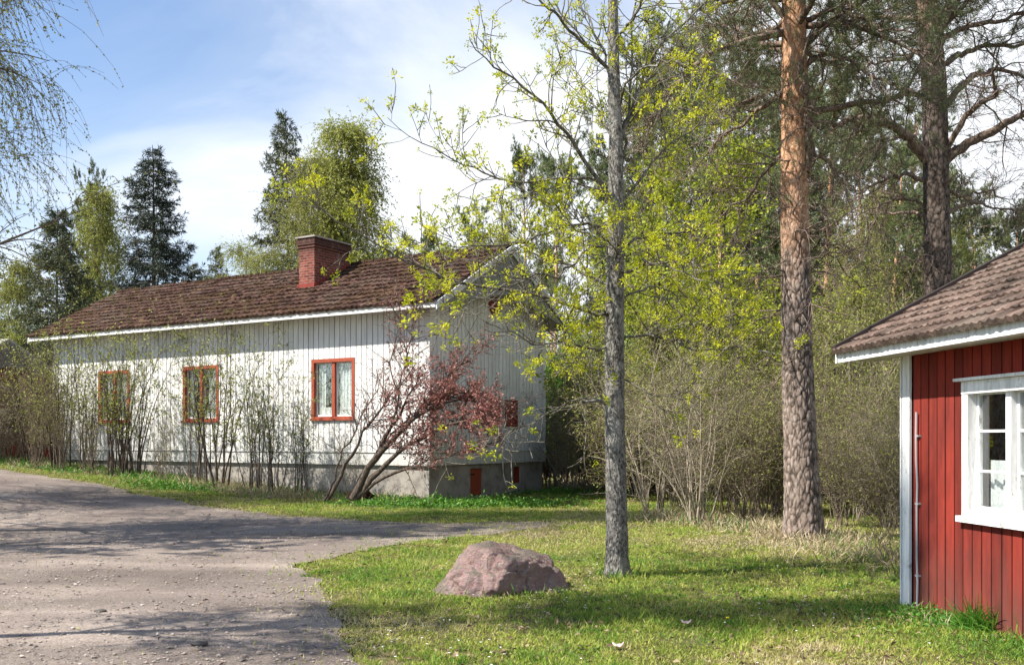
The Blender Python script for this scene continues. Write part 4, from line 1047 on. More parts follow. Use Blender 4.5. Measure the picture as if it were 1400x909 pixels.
def shrub(name, h, ns, seed, lean=.25, nl=2, sz=.05, stem='twig', leaf='shrubl', r=.012, b1=6, b2=4, cat='shrub', base=.25, trop=.03, t2=.25, wig=.07, ba=1.0):
    rng = np.random.default_rng(seed); root = thing(name, '', cat)
    a = rng.uniform(0, 6.28, ns); S = np.stack([np.cos(a) * base * rng.uniform(.1, 1, ns), np.sin(a) * base * rng.uniform(.1, 1, ns), np.full(ns, -.05)], 1)
    D = np.stack([np.cos(a) * lean * rng.uniform(0, 1.4, ns), np.sin(a) * lean * rng.uniform(0, 1.4, ns), np.ones(ns)], 1)
    L = h * rng.uniform(.6, 1.05, ns); P0 = grow(S, D, L, 10, wig, trop, rng); R0 = taper(r * rng.uniform(.6, 1.3, ns), np.full(ns, .003), 10)
    st = MB(); tubes(st, P0, R0, 5)
    S, D, tt, ix, rl = spawn(P0, R0, b1, t2, 1, .6 * ba, .25, rng, .3); K = len(S)
    P1 = grow(S, D, L[ix] * rng.uniform(.12, .38, K), 6, wig * 1.8, .03, rng); R1 = taper(np.minimum(rl * .7, .007), np.full(K, .0025), 6); tubes(st, P1, R1, 3)
    S, D, tt, ix, rl = spawn(P1, R1, b2, .15, 1, .65 * ba, .3, rng, .2); K = len(S)
    P2 = grow(S, D, rng.uniform(.12, .45, K), 5, wig * 2.6, .0, rng); tubes(st, P2, taper(np.full(K, .0032), np.full(K, .002), 5), 3)
    ps = [('stems', st, M[stem], True)]
    if nl:
        lv = MB()
        for PP, q in ((P2, nl), (P1, nl)):
            C, T = along(PP, q, .3, 1, rng); m = len(C); leaves(lv, C, nrm(T * .6 + rdir(m, .3, rng)), rdir(m, .2, rng), rng.uniform(.6, 1.3, m) * sz, rng.uniform(.35, .6, m) * sz)
        ps.append(('leaves', lv, M[leaf], False))
    parts(root, *ps); return root

def limb_paths(specs, Y0, n=14, wig=.02, rng=RNG):
    """limbs given as photo points with a depth offset at the tip"""
    P = []; Rr = []
    for pts, dz, ra, rb in specs:
        m = len(pts); W3 = []
        cs = np.concatenate([[0], np.cumsum(np.hypot(*np.diff(A(pts, float), axis=0).T))]); cs = cs / cs[-1]
        for k, (a, b) in enumerate(pts): W3.append(Wp(a, b, Y0 + dz * cs[k] ** 1.2))
        q = catmull(W3, n); q[1:] += rng.normal(0, wig, (n - 1, 3)); P.append(q); Rr.append(np.linspace(ra, rb, n))
    return A(P), A(Rr)

def trunk_mesh(mb, pts, rad, ks, ns, fn=None, flare=None):
    """detailed trunk: centre line through pts (N,3), radius list, ks sides, ns rings, relief fn(angle, s, z)->(offset, plate)"""
    C = catmull(pts, ns); r = np.interp(np.linspace(0, 1, ns), np.linspace(0, 1, len(rad)), rad)
    an = np.arange(ks) * 2 * math.pi / ks; V = []; pl = []
    for i in range(ns):
        for q in an:
            off, p = fn(q, r[i], C[i][2]) if fn else (0, .5)
            fl = 0
            if flare:
                zz = C[i][2] - flare[0]; fl = flare[1] * math.exp(-max(zz, 0) / flare[2]) * (1 + .45 * math.sin(q * 3 + 1.0) + .3 * math.sin(q * 5 + 2))
            V.append((C[i][0] + math.cos(q) * (r[i] + off + fl), C[i][1] + math.sin(q) * (r[i] + off + fl), C[i][2])); pl.append(p)
    j = np.arange(ks); j2 = (j + 1) % ks
    Fc = np.concatenate([np.stack([i * ks + j, i * ks + j2, (i + 1) * ks + j2, (i + 1) * ks + j], 1) for i in range(ns - 1)])
    mb.add(V, Fc); return pl, C, r
def set_plate(o, pl):
    at_ = o.data.attributes.new('plate', 'FLOAT', 'POINT'); v = np.full(len(o.data.vertices), .5, np.float32); v[:len(pl)] = pl; at_.data.foreach_set('value', v)

# ======================= foreground maple ====================
def maple():
    Y0 = 11.4; rng = np.random.default_rng(21); b = at(843.5, Y0)
    root = thing('maple_tree', 'slender grey-barked maple on the lawn hung with small yellow-green flower clusters', 'maple', b)
    mb = MB()
    cp = [(843.5, 806), (843.5, 790), (843, 700), (841, 600), (840, 480), (841, 380), (842, 300), (842, 200), (839, 100), (838, 0), (836, -120), (834, -260)]
    pts = [Wp(a, c, Y0) for a, c in cp]; rad = [.135, .135, .122, .117, .112, .105, .094, .082, .068, .055, .04, .02]
    def fn(q, r, z):
        v = mn.fractal(Vector((math.cos(q) * r * 9, math.sin(q) * r * 9, z * 3.2)), 1.0, 2.0, 5)
        w = mn.noise(Vector((math.cos(q) * r * 40, math.sin(q) * r * 40, z * 14)))
        return .006 * v + .0025 * w, .5
    pl, Cc, rc = trunk_mesh(mb, pts, rad, 40, 330, fn, (b[2], .035, .14))
    # scar rings and stub
    st, sr = limb_paths([([(832, 547), (818, 549), (800, 550)], -.2, .024, .016), ([(838, 430), (828, 428)], -.1, .03, .02)], Y0, 6); tubes(mb, st, sr, 8, lump=.1)
    mb.build('trunk', M['mbark'], root, smooth=True)
    specs = [
        ([(836, 428), (800, 424), (760, 411), (700, 400), (640, 389), (600, 378), (546, 352), (500, 326), (455, 297), (420, 270)], -1.2, .030, .006),
        ([(836, 285), (815, 243), (785, 195), (760, 165), (734, 135), (700, 108), (672, 85), (640, 55)], -1.0, .036, .006),
        ([(830, 308), (800, 306), (766, 313), (725, 325), (687, 333), (640, 338), (590, 330)], -1.8, .026, .005),
        ([(828, 250), (800, 242), (760, 246), (710, 250), (672, 240), (639, 226), (600, 208), (560, 188), (535, 160)], -.4, .022, .004),
        ([(835, 96), (815, 75), (790, 50), (765, 25), (738, 0), (700, -45)], -.8, .030, .012),
        ([(847, 195), (856, 170), (872, 125), (885, 95), (915, 55), (956, 12), (1000, -40)], .8, .034, .012),
        ([(848, 278), (870, 250), (892, 222), (910, 203), (935, 185), (970, 168), (1010, 160)], 1.2, .026, .006),
        ([(850, 340), (870, 328), (895, 322), (930, 318), (970, 316), (1010, 322)], .9, .024, .005),
        ([(850, 462), (880, 461), (920, 465), (960, 477), (1000, 474), (1035, 481), (1075, 487)], -.6, .022, .005),
        ([(846, 250), (855, 195), (862, 130), (864, 60), (868, -20)], .2, .026, .012),
        ([(836, 470), (805, 478), (770, 470), (735, 470), (700, 455), (665, 455)], -2.0, .02, .004),
        ([(834, 330), (800, 345), (765, 375), (725, 380), (680, 400), (630, 420), (590, 440)], -2.2, .022, .004),
        ([(834, 500), (800, 500), (760, 475), (720, 465), (690, 470)], 1.4, .014, .004),
        ([(836, 555), (812, 545), (780, 548), (745, 570), (705, 590), (660, 615), (580, 625)], -1.5, .013, .003),
        ([(848, 515), (870, 530), (900, 540), (930, 530), (960, 515)], -.4, .014, .003),
        ([(838, 360), (842, 350), (830, 330), (800, 320), (770, 300)], -3.0, .02, .004),
        ([(845, 380), (880, 360), (910, 365), (950, 380), (985, 400)], -1.9, .02, .004),
        ([(846, 410), (880, 395), (920, 400), (965, 420), (1000, 440)], 1.5, .018, .004),
        ([(838, 220), (836, 190), (815, 150), (795, 110), (770, 80)], 1.8, .022, .004),
        ([(842, 150), (860, 110), (900, 85), (930, 85), (965, 95)], -1.6, .022, .004),
        ([(839, 120), (820, 60), (790, 0), (770, -60)], 1.0, .022, .006),
        ([(840, 60), (870, 20), (895, -30)], -1.2, .022, .008),
        ([(832, 390), (790, 370), (740, 350), (690, 345), (655, 360), (610, 352)], 1.2, .02, .004),
    ]
    P0, R0 = limb_paths(specs, Y0, 18, .018, rng)
    R0 = R0 * .78; br = MB(); tubes(br, P0, R0, 7, lump=.06)
    L0 = np.linalg.norm(np.diff(P0, axis=1), axis=2).sum(1)
    per = np.maximum(5, (L0 * 8.0).astype(int))
    S, D, tt, ix, rl = spawn(P0, R0, per, .14, 1.0, .85, .25, rng, .15)
    K = len(S); L1 = (.30 + .42 * (1 - tt) * L0[ix] * .5) * rng.uniform(.5, 1.3, K); L1 = np.clip(L1, .2, 1.5)
    P1 = grow(S, D, L1, 8, .11, .035, rng); R1 = taper(np.minimum(rl * .55, .011), np.full(K, .0035), 8); tubes(br, P1, R1, 4)
    per = np.maximum(2, (L1 * 5.5).astype(int))
    S, D, tt, ix, rl = spawn(P1, R1, per, .2, 1.0, .8, .25, rng, .3); K2 = len(S)
    P2 = grow(S, D, rng.uniform(.10, .42, K2), 5, .14, .05, rng); R2 = taper(np.full(K2, .006), np.full(K2, .0035), 5); tubes(br, P2, R2, 3)
    br.build('branches', M['mbranch'], root, smooth=True)
    C = np.concatenate([P2[:, -1], P1[:, -1], P2[:, 3]]); T = nrm(np.concatenate([P2[:, -1] - P2[:, -2], P1[:, -1] - P1[:, -2], P2[:, 3] - P2[:, 2]]))
    # clusters thicken lower down and to the left of the trunk
    zz = C[:, 2]; dens = np.clip(1.25 - .05 * (zz - 3.2), .85, 1.2)
    dens[len(P2) + len(P1):] *= .6
    px = CX + C[:, 0] / C[:, 1] * F; py = HY - (C[:, 2] - CH) / C[:, 1] * F
    dens = dens * .78 * np.where((py > 515) & (px < 830), .12, 1) * np.where((px > 630) & (px < 775) & (py > 330) & (py < 485), .32, 1) * np.where((py > 500) & (px > 850), .5, 1); k = rng.uniform(0, 1, len(C)) < dens; C, T = C[k], T[k]; m = len(C)
    cs = rng.uniform(.55, 1.25, m) * np.clip(1.15 - .055 * (C[:, 2] - 3), .7, 1.15); n = 22; i2 = np.repeat(np.arange(m), n)
    dd = nrm(T[i2] * .5 + rdir(m * n, .15, rng)); off = dd * (rng.uniform(.05, 1, (m * n, 1)) * .055 * cs[i2][:, None])
    cr = MB(); leaves(cr, C[i2] + off, nrm(dd + rdir(m * n, -.2, rng) * .8), rdir(m * n, .5, rng), rng.uniform(.020, .044, m * n) * cs[i2], rng.uniform(.012, .022, m * n) * cs[i2], 0, np.clip(np.repeat(rng.uniform(.1, .8, m), n) + rng.normal(0, .18, m * n), 0, 1), fold=.1)
    cr.build('crown', M['maple'], root)
    return root

# ======================= the two big pines ===================
def plates(sx, sz, depth, seed):
    off = Vector((seed, seed * 2.3, seed * .7))
    def fn(q, r, z):
        p = Vector((math.cos(q) * r * sx, math.sin(q) * r * sx, z * sz)) + off
        p += Vector((mn.noise(p * .9 + off), mn.noise(p * .9 - off), mn.noise(p * .9))) * .45
        d, _ = mn.voronoi(p); e = min(1.0, max(0.0, (d[1] - d[0]) * 2.2))
        k = depth * (1 if z < 4.5 else max(.25, 1 - (z - 4.5) / 3))
        return k * (min(1, e * 1.6) ** .6 - .85) + .006 * mn.noise(p * 4), e
    return fn
def big_pine(name, label, Y0, cp, rad, specs, seed, bark_, flare, ks, ns, deadp, needle, sx, top):
    rng = np.random.default_rng(seed); b = at(cp[1][0], Y0); root = thing(name, label, 'pine', b)
    mb = MB(); pts = [Wp(a, c, Y0) for a, c in cp]
    pl, Cc, rc = trunk_mesh(mb, pts, rad, ks, ns, plates(sx, sx * .46, .018, seed), (b[2], flare, .45))
    o = mb.build('trunk', M[bark_], root, smooth=True); set_plate(o, pl)
    P0, R0 = limb_paths(specs, Y0, 16, .025, rng)
    br = MB(); tubes(br, P0, R0, 9, lump=.07)
    # extra crown limbs up the trunk, out in all directions
    tp = Cc[None]; tr_ = rc[None]
    S, D, tt, ix, rl = spawn(tp, tr_, [top[0]], top[1], .98, 1.3, .2, rng, .0)
    K = len(S); Px = grow(S, D, rng.uniform(1.6, top[2], K), 16, .12, .015, rng); Rx = taper(np.minimum(rl * .3, .06), np.full(K, .012), 16); tubes(br, Px, Rx, 7)
    PA = np.concatenate([P0, Px]); RA = np.concatenate([R0, Rx]); LA = np.linalg.norm(np.diff(PA, axis=1), axis=2).sum(1)
    per = np.maximum(4, (LA * 5).astype(int))
    S, D, tt, ix, rl = spawn(PA, RA, per, .15, 1, .9, .3, rng, -.05); K = len(S); L1 = rng.uniform(.3, 1.35, K)
    P1 = grow(S, D, L1, 8, .22, -.015, rng); R1 = taper(np.minimum(rl * .5, .018), np.full(K, .005), 8); tubes(br, P1, R1, 5)
    S, D, tt, ix, rl = spawn(P1, R1, 6, .15, 1, .8, .3, rng, .0); K2 = len(S)
    P2 = grow(S, D, rng.uniform(.2, .75, K2), 6, .25, -.01, rng); R2 = taper(np.full(K2, .006), np.full(K2, .003), 6); tubes(br, P2, R2, 3)
    S, D, tt, ix3, rl = spawn(P2, R2, 3, .2, 1, .7, .3, rng, .1); K3 = len(S)
    P3 = grow(S, D, rng.uniform(.1, .35, K3), 4, .2, .04, rng); tubes(br, P3, taper(np.full(K3, .004), np.full(K3, .0028), 4), 3)
    # dead twigs springing from the trunk
    nd, d0, d1, dl = deadp
    S, D, tt, ix, rl = spawn(tp, tr_, [nd], d0, d1, 1.35, .3, rng); Pd = grow(S, D, rng.uniform(.3, dl, nd), 8, .22, -.05, rng); Rd = taper(np.full(nd, .016), np.full(nd, .004), 8); tubes(br, Pd, Rd, 5)
    S, D, tt, ix, rl = spawn(Pd, Rd, 6, .15, 1, .8, .3, rng); Pe = grow(S, D, rng.uniform(.15, .7, len(S)), 6, .25, -.04, rng); tubes(br, Pe, taper(np.full(len(S), .006), np.full(len(S), .003), 6), 3)
    br.build('branches', M['pbranch'], root, smooth=True)
    C = np.concatenate([P3[:, -1], P2[:, -1]]); T = nrm(np.concatenate([P3[:, -1] - P3[:, -2], P2[:, -1] - P2[:, -2]]))
    live = needle(C); k = rng.uniform(0, 1, len(C)) < live; C, T = C[k], T[k]
    cr = MB(); needle_tufts(cr, C, T, rng, 22, .085, .0075, .85)
    Cg, Tg = along(Pd, 2, .3, 1, rng); kk = rng.uniform(0, 1, len(Cg)) < .22; needle_tufts(cr, Cg[kk], Tg[kk], rng, 26, .08, .007, .9)
    cr.build('crown', M['pinen'], root)
    return root
def big_pines():
    def nl(C):
        px = CX + C[:, 0] / C[:, 1] * F; py = HY - (C[:, 2] - CH) / C[:, 1] * F
        return np.clip((C[:, 2] - 5.0) / 3.2, .08, .85)
    big_pine('pine_tree', 'big pine at the lawn edge, plated grey bark below and orange bark above', 15.4,
        [(1099, 775), (1099, 740), (1094, 600), (1090, 480), (1088, 380), (1086, 250), (1086, 120), (1085, 0), (1083, -150), (1080, -330), (1078, -480)],
        [.31, .29, .25, .235, .222, .205, .195, .18, .14, .09, .03],
        [([(1072, 45), (1040, 52), (1010, 62), (975, 72), (956, 83), (930, 112), (905, 150), (893, 175), (880, 215)], -1.0, .06, .012),
         ([(1102, 235), (1107, 190), (1105, 150), (1098, 110), (1094, 80)], -.45, .075, .05),
         ([(1100, 270), (1106, 225), (1107, 170), (1106, 150)], -.35, .055, .045),
         ([(1100, 90), (1125, 72), (1150, 78), (1180, 98), (1200, 125)], -.8, .045, .012),
         ([(1105, 200), (1125, 215), (1145, 230), (1160, 265), (1165, 310)], -1.0, .03, .008),
         ([(1070, 130), (1040, 150), (1010, 175), (980, 190), (950, 230)], .8, .04, .01),
         ([(1098, 30), (1130, 15), (1165, 20), (1210, 38), (1250, 45)], -1.4, .05, .012),
         ([(1072, 0), (1030, -10), (985, 5), (945, 20)], -1.5, .045, .012),
         ([(1072, 210), (1045, 235), (1020, 270), (990, 290), (960, 335)], 1.0, .03, .008),
         ([(1104, 310), (1120, 330), (1140, 350), (1165, 385), (1185, 395)], .6, .022, .006)],
        31, 'pbark', .045, 140, 620, (42, .28, .66, 1.7), nl, 14.0, (26, .52, 4.2))
    def nl2(C):
        return np.clip((C[:, 2] - 8.2) / 3.5, .05, .6)
    big_pine('pine_tree', 'shade-darkened grey pine behind the red cottage with thick crooked bare limbs', 19.5,
        [(1283, 770), (1283, 720), (1283, 560), (1283, 400), (1281, 300), (1279, 210), (1277, 120), (1271, 40), (1266, -30), (1262, -120), (1260, -230), (1258, -330)],
        [.32, .31, .29, .265, .245, .24, .235, .22, .17, .13, .08, .03],
        [([(1270, 222), (1250, 198), (1228, 178), (1200, 166), (1162, 163), (1140, 172)], -.8, .115, .05),
         ([(1268, 62), (1240, 80), (1205, 84), (1180, 92)], .5, .06, .015), ([(1268, 135), (1235, 122), (1205, 108), (1190, 106)], .9, .05, .015),
         ([(1290, 222), (1315, 200), (1345, 186), (1375, 168), (1400, 156), (1440, 150)], -.8, .11, .04),
         ([(1290, 215), (1305, 190), (1322, 160), (1345, 140), (1365, 125), (1358, 105), (1362, 90)], -1.4, .07, .02),
         ([(1294, 142), (1315, 118), (1340, 103), (1365, 94), (1390, 100), (1415, 112)], .4, .08, .02),
         ([(1294, 88), (1320, 72), (1355, 64), (1400, 60), (1440, 50)], .7, .065, .02), ([(1288, 55), (1315, 40), (1355, 28), (1400, 18), (1440, 10)], -.3, .065, .02),
         ([(1280, 48), (1292, 22), (1308, 0), (1325, -22), (1350, -60)], -.2, .14, .07),
         ([(1268, 248), (1240, 238), (1212, 246), (1185, 258), (1160, 280)], -.6, .05, .012), ([(1268, 282), (1240, 272), (1215, 276), (1195, 300), (1180, 350), (1160, 375)], .7, .035, .01),
         ([(1270, 300), (1245, 290), (1215, 292), (1185, 285)], 1.2, .04, .01), ([(1294, 292), (1325, 278), (1355, 282), (1400, 292)], .8, .04, .012),
         ([(1294, 262), (1320, 268), (1350, 262), (1385, 275)], 1.6, .035, .01), ([(1268, 320), (1260, 345), (1255, 370)], -.5, .035, .01)],
        37, 'pbark_shaded', .05, 110, 420, (34, .35, .75, 1.9), nl2, 12.0, (20, .62, 4.0))

# ======================= red-leaved bush =====================
def red_bush():
    rng = np.random.default_rng(44); Y0 = 24.2; g = at(484, Y0)
    root = thing('red_leaf_bush', 'leaning bush with dark slanting stems and purplish red leaves at the house corner', 'bush', g)
    specs = [([(482, 682), (500, 645), (528, 612), (560, 578), (600, 552), (640, 535)], -.6, .10, .02), ([(486, 682), (512, 650), (540, 622), (575, 600), (620, 580), (668, 568)], -1.0, .085, .018),
             ([(480, 682), (497, 648), (514, 620), (535, 585), (556, 548), (575, 510)], .2, .07, .015), ([(448, 684), (470, 640), (490, 605), (512, 570), (540, 535), (570, 500)], -.4, .05, .01),
             ([(490, 682), (520, 655), (555, 640), (600, 628), (650, 612), (678, 604)], -1.2, .05, .01), ([(535, 585), (545, 540), (555, 495), (562, 455), (565, 425)], .1, .03, .006),
             ([(560, 578), (590, 540), (615, 510), (635, 490), (650, 470)], -.4, .03, .006), ([(444, 684), (458, 650), (475, 610), (500, 560), (520, 520)], .1, .03, .006),
             ([(548, 560), (540, 530), (535, 490), (545, 450), (548, 415)], .3, .022, .005), ([(600, 552), (632, 545), (660, 556), (680, 575)], -1.0, .022, .005),
             ([(500, 645), (530, 600), (575, 560), (610, 545), (660, 545), (690, 560)], .5, .03, .006)]
    P0, R0 = limb_paths(specs, Y0, 14, .025, rng); st = MB(); tubes(st, P0, R0, 8, lump=.08)
    L0 = np.linalg.norm(np.diff(P0, axis=1), axis=2).sum(1)
    S, D, tt, ix, rl = spawn(P0, R0, np.maximum(6, (L0 * 8).astype(int)), .38, 1, .7, .3, rng, .35); K = len(S)
    P1 = grow(S, D, rng.uniform(.35, 1.05, K), 7, .12, .03, rng); R1 = taper(np.minimum(rl * .55, .012), np.full(K, .004), 7); tubes(st, P1, R1, 4)
    S, D, tt, ix, rl = spawn(P1, R1, 6, .15, 1, .75, .3, rng, .2); K2 = len(S); P2 = grow(S, D, rng.uniform(.15, .5, K2), 5, .15, .02, rng); tubes(st, P2, taper(np.full(K2, .0045), np.full(K2, .0025), 5), 3)
    st.build('stems', M['dstem'], root, smooth=True)
    lv = MB(); C, T = along(P2, 26, .1, 1, rng)
    px = CX + C[:, 0] / C[:, 1] * F; py = HY - (C[:, 2] - CH) / C[:, 1] * F
    prob = np.exp(-(((px - 628) / 74) ** 2 + ((py - 562) / 50) ** 2)) * .95 + .09 * (px > 520)
    prob = prob * np.where(px > 686, .12, 1)
    k = rng.uniform(0, 1, len(C)) < prob; C, T = C[k], T[k]; m = len(C)
    leaves(lv, C, nrm(T * .5 + rdir(m, .1, rng)), rdir(m, .2, rng), rng.uniform(.045, .095, m), rng.uniform(.022, .045, m))
    lv.build('foliage', M['redl'], root)
    g2 = G(492, 686)
    def fn(co):
        p = Vector((co.x * .34, co.y * .26, co.z * .24)); p += co * .05 * mn.fractal(co * 2.2, 1, 2, 4) + co * .02 * mn.noise(co * 9); return p
    o = rockmesh('stump', M['moss'], (g2[0], g2[1], float(gh(*g2)) + .10), None, 0, fn, 4); tag(o, 'low dark rounded stump at the foot of the red-leaved bush', 'stump')
# ---------------------------------------------------------------- assemble
white_house(); red_cottage()
b = at(18, 38.5)
outbuilding('red_outbuilding', 'small red outbuilding with pale grey roof beyond the far end of the white house', (b[0] + 2.2, b[1] - 1.0), math.radians(158), 7.5, 5.0, 3.0, b[2], M['redwall'], M['roof3'])
b = at(762, 40)
outbuilding('brown_shed', 'small dark red shed half hidden behind the white house corner', (b[0] + .35, b[1]), math.radians(205), 3.0, 2.4, 1.7, b[2] + .0, M['reddark'], M['roof'])
ground(); roads(); lawn(); verge(); boulder(); stones()
maple(); big_pines(); red_bush()

used = set()
def put(proto, px, Y, h=None, sc=1.0, rz=None, label=None, group=None, sxy=None):
    g = at(px, Y); rz = random.uniform(0, 6.28) if rz is None else rz
    s = sc if sxy is None else (sc * sxy, sc * sxy, sc)
    return place(proto, used, g, rz, s, label, group)

b1 = birch('birch_tree', 15, .17, 3, weep=1.0, lf=15, leafsz=.042, nb=80, c2=10, c3=8)
b2 = birch('birch_tree', 15, .15, 4, weep=.9, lf=13, leafsz=.075, spread=.26, nb=60, c2=9, c3=6)
b3 = birch('birch_tree', 15, .13, 6, weep=.8, lf=16, leafsz=.09, spread=.22, nb=64, c2=9, c3=6)
sp1 = spruce('spruce_tree', 18, .22, 7, wid=.25, dens=1.25, fol=1.2)
sp2 = spruce('spruce_tree', 18, .2, 8, 'sprucel', wid=.24, dens=1.2, fol=1.2)
sp3 = spruce('young_spruce', 11, .13, 9, 'sprucel', wid=.27, base=.03, dens=1.5, fol=1.2)
p1 = pine('pine_tree', 17, .19, 12, tn=13, wd=.026, per2=9, per3=5); p2 = pine('pine_tree', 17, .21, 13, bare=.35, nb=50, spread=.22, tn=14, wd=.028, per2=9, per3=5)
d1 = decid('maple_tree', 9, .10, 15, lf=10, sz=.09); d2 = decid('leafy_tree', 8, .07, 16, stems=3, nb=13, lf=9, sz=.08, spread=.32)
d3 = decid('green_tree', 7, .06, 17, 'lush', stems=3, nb=13, lf=12, sz=.11, spread=.33)

# --- left and behind the house
put(b1, -175, 16.5, sc=1.05, rz=.4, label='drooping birch reaching in from the left edge over the road')
put(sp3, 76, 44, sc=1.02, label='dark young conifer at left, nearest the grey-roofed outbuilding')
put(b3, 128, 50, sc=.90, sxy=.8, label='yellow-green birch between the dark conifer and the tall dark spruce')
put(p2, 122, 58, sc=.93, sxy=.55, label='slim pine top rising behind the yellow-green birch at left')
put(sp1, 212, 58, sc=1.0, sxy=1.1, rz=1.0, label='tall dark spruce standing alone against the sky behind the roof')
put(sp2, 397, 50, sc=.97, sxy=.85, label='tallest grey-green spruce, wrapped in birches behind the chimney')
put(d1, 330, 45, sc=.8, label='low yellow-green tree behind the ridge, left of the chimney'); put(b2, 352, 46, sc=.66, sxy=1.1, label='lower pale birch in front of the tall spruce, left of the chimney')
put(b2, 545, 54, sc=.78, sxy=1.15, label='lower pale birch at the right end of the birch group'); put(b2, 338, 50, sc=.72, sxy=1.2, label='lower pale birch at the left foot of the tall spruce'); put(b2, 440, 49, sc=1.02, sxy=.9, label='pale birch between spruce top and weeping birch'); put(b3, 466, 47, sc=1.05, sxy=1.08, label='dense weeping birch directly behind the brick chimney')
put(b2, 418, 46, sc=.98, sxy=.9, label='slender pale birch reaching beside the spruce top')
put(b2, 505, 52, sc=.98, sxy=1.1, label='broad weeping birch right of the chimney')
put(sp2, 292, 66, sc=.76, sxy=.8, label='small dark conifer peeping over the roof ridge, right of the dark spruce')
put(d1, 300, 52, sc=.66, label='small yellow-green tree just above the ridge between spruce and chimney'); put(sp2, 262, 62, sc=.66, label='small conifer close to the right of the tall dark spruce'); put(d1, 240, 48, sc=.72, label='small yellow-green tree at the foot of the dark spruce')
put(b3, 20, 56, sc=.72, label='pale birch far left behind the young conifer')
put(sp2, -30, 60, sc=.8, label='spruce at the extreme left edge'); put(d2, 5, 42, sc=.85, label='low leafy tree at the left edge over the outbuilding')
put(p1, 716, 52, sc=.93, sxy=.7, label='thin-stemmed pine behind the gable peak'); put(p1, 755, 48, sc=.86, sxy=.7, label='second thin pine, right of the gable peak')
put(p2, 640, 60, sc=.85, sxy=.8, label='rounded pine crown low behind the roof, left of the gable peak'); put(b2, 668, 66, sc=1.0, label='pale birch behind the roof close to the gable peak'); put(p1, 585, 64, sc=.8, label='pine low behind the ridge, right of the birches'); put(b2, 600, 62, sc=.85, label='pale birch low behind the roof between birches and gable')
put(d1, 560, 55, sc=1.1, label='yellow-green tree behind the ridge, right of the birches')

# --- right: behind the maple and the pines
for i, (px, Y, s, w_, pr, lab) in enumerate([
    (905, 27, 1.05, 1.0, d1, 'bright yellow-green tree behind the maple, right of its trunk'), (985, 25, 1.0, 1.0, d1, 'bright yellow-green tree left of the big pine'),
    (940, 36, 1.2, 1.0, d2, 'tall leafy tree in the gap between maple and pine'), (1040, 30, 1.05, 1.0, d2, 'many-stemmed leafy tree just left of the big pine'),
    (860, 40, 1.05, 1.0, d3, 'fresh green tree low behind the maple trunk'), (778, 37, .72, 1.1, d3, 'fresh green bush right behind the house corner'), (835, 39, .8, 1.0, d3, 'fresh green bush left of the maple trunk beyond the thicket'), (800, 42, .9, 1.0, d3, 'bright green bushy tree beside the house corner'),
    (925, 44, 1.0, 1.1, d3, 'fresh green tree deeper in the gap beyond the thicket')]):
    put(pr, px, Y, sc=s, sxy=w_, label=lab)
for i, (px, Y, s, w_, pr, lab) in enumerate([
    (900, 42, 1.05, .9, p2, 'full-crowned pine behind the maple, right of its trunk'), (975, 38, 1.0, .9, p2, 'full-crowned pine midway between maple and big pine'),
    (1035, 46, 1.1, .9, p1, 'tall pine just left of the big pine'), (1140, 36, .9, .9, p2, 'pine right behind the big pine trunk'),
    (1180, 45, .95, .9, p1, 'slimmer pine between the two big pines'), (1225, 40, .85, .9, p2, 'bushy pine left of the crooked dark pine'),
    (1345, 42, .72, 1.0, p2, 'low pine right of the crooked dark pine'), (1390, 50, .75, .9, p1, 'far pine at the right edge'),
    (870, 55, 1.0, .9, sp2, 'dark spruce far behind the maple trunk'), (1000, 60, 1.1, .9, sp1, 'dark spruce in the depth of the right-hand wood'),
    (1110, 62, 1.0, .9, sp2, 'spruce far behind the big pine'), (1260, 60, .8, .9, sp2, 'spruce far behind the crooked pine'),
    (820, 58, .8, .9, p1, 'distant pine seen left of the maple trunk'), (1440, 40, .8, 1, sp2, 'spruce just past the right edge')]):
    put(pr, px, Y, sc=s, sxy=w_, label=lab)
for px, Y, s, lab in ((1165, 30, .62, 'thin birch right of the big pine'), (1310, 34, .6, 'thin birch behind the cottage roof'), (1085, 52, .9, 'birch hidden behind the big pine'), (960, 52, .95, 'birch far back between maple and pine')):
    put(b2, px, Y, sc=s, label=lab)
# trees left of the frame that shade the road and lawn
put(d1, -430, 15.5, sc=1.0, label='leafy tree outside the left of the picture'); put(p2, -560, 12.5, sc=.72, label='pine outside the left of the picture shading the gravel'); put(b1, -330, 20.5, sc=.95, label='birch beyond the left edge shading the far gravel')
asp = decid('aspen_tree', 14.5, .10, 27, 'fresh', base=.36, nb=44, spread=.15, lf=11, sz=.075); place(asp, used, (-7.6, 6.75, 0), 2.0, 1.0, 'aspen outside the left of the picture shading the lawn and cottage')
# far wood closing the view
far = [sp1, sp2, p1, p2, b2, b3]
for i in range(74):
    px = -250 + i * 26 + random.uniform(-12, 12); Y = random.uniform(78, 110)
    if 250 < px < 700: Y += 18
    pr = far[i % 6]; s = random.uniform(.55, .78) if px < 760 else random.uniform(.8, 1.05)
    put(pr, px, Y, sc=s, label='distant tree in the wood closing the view', group='distant trees of the surrounding wood')

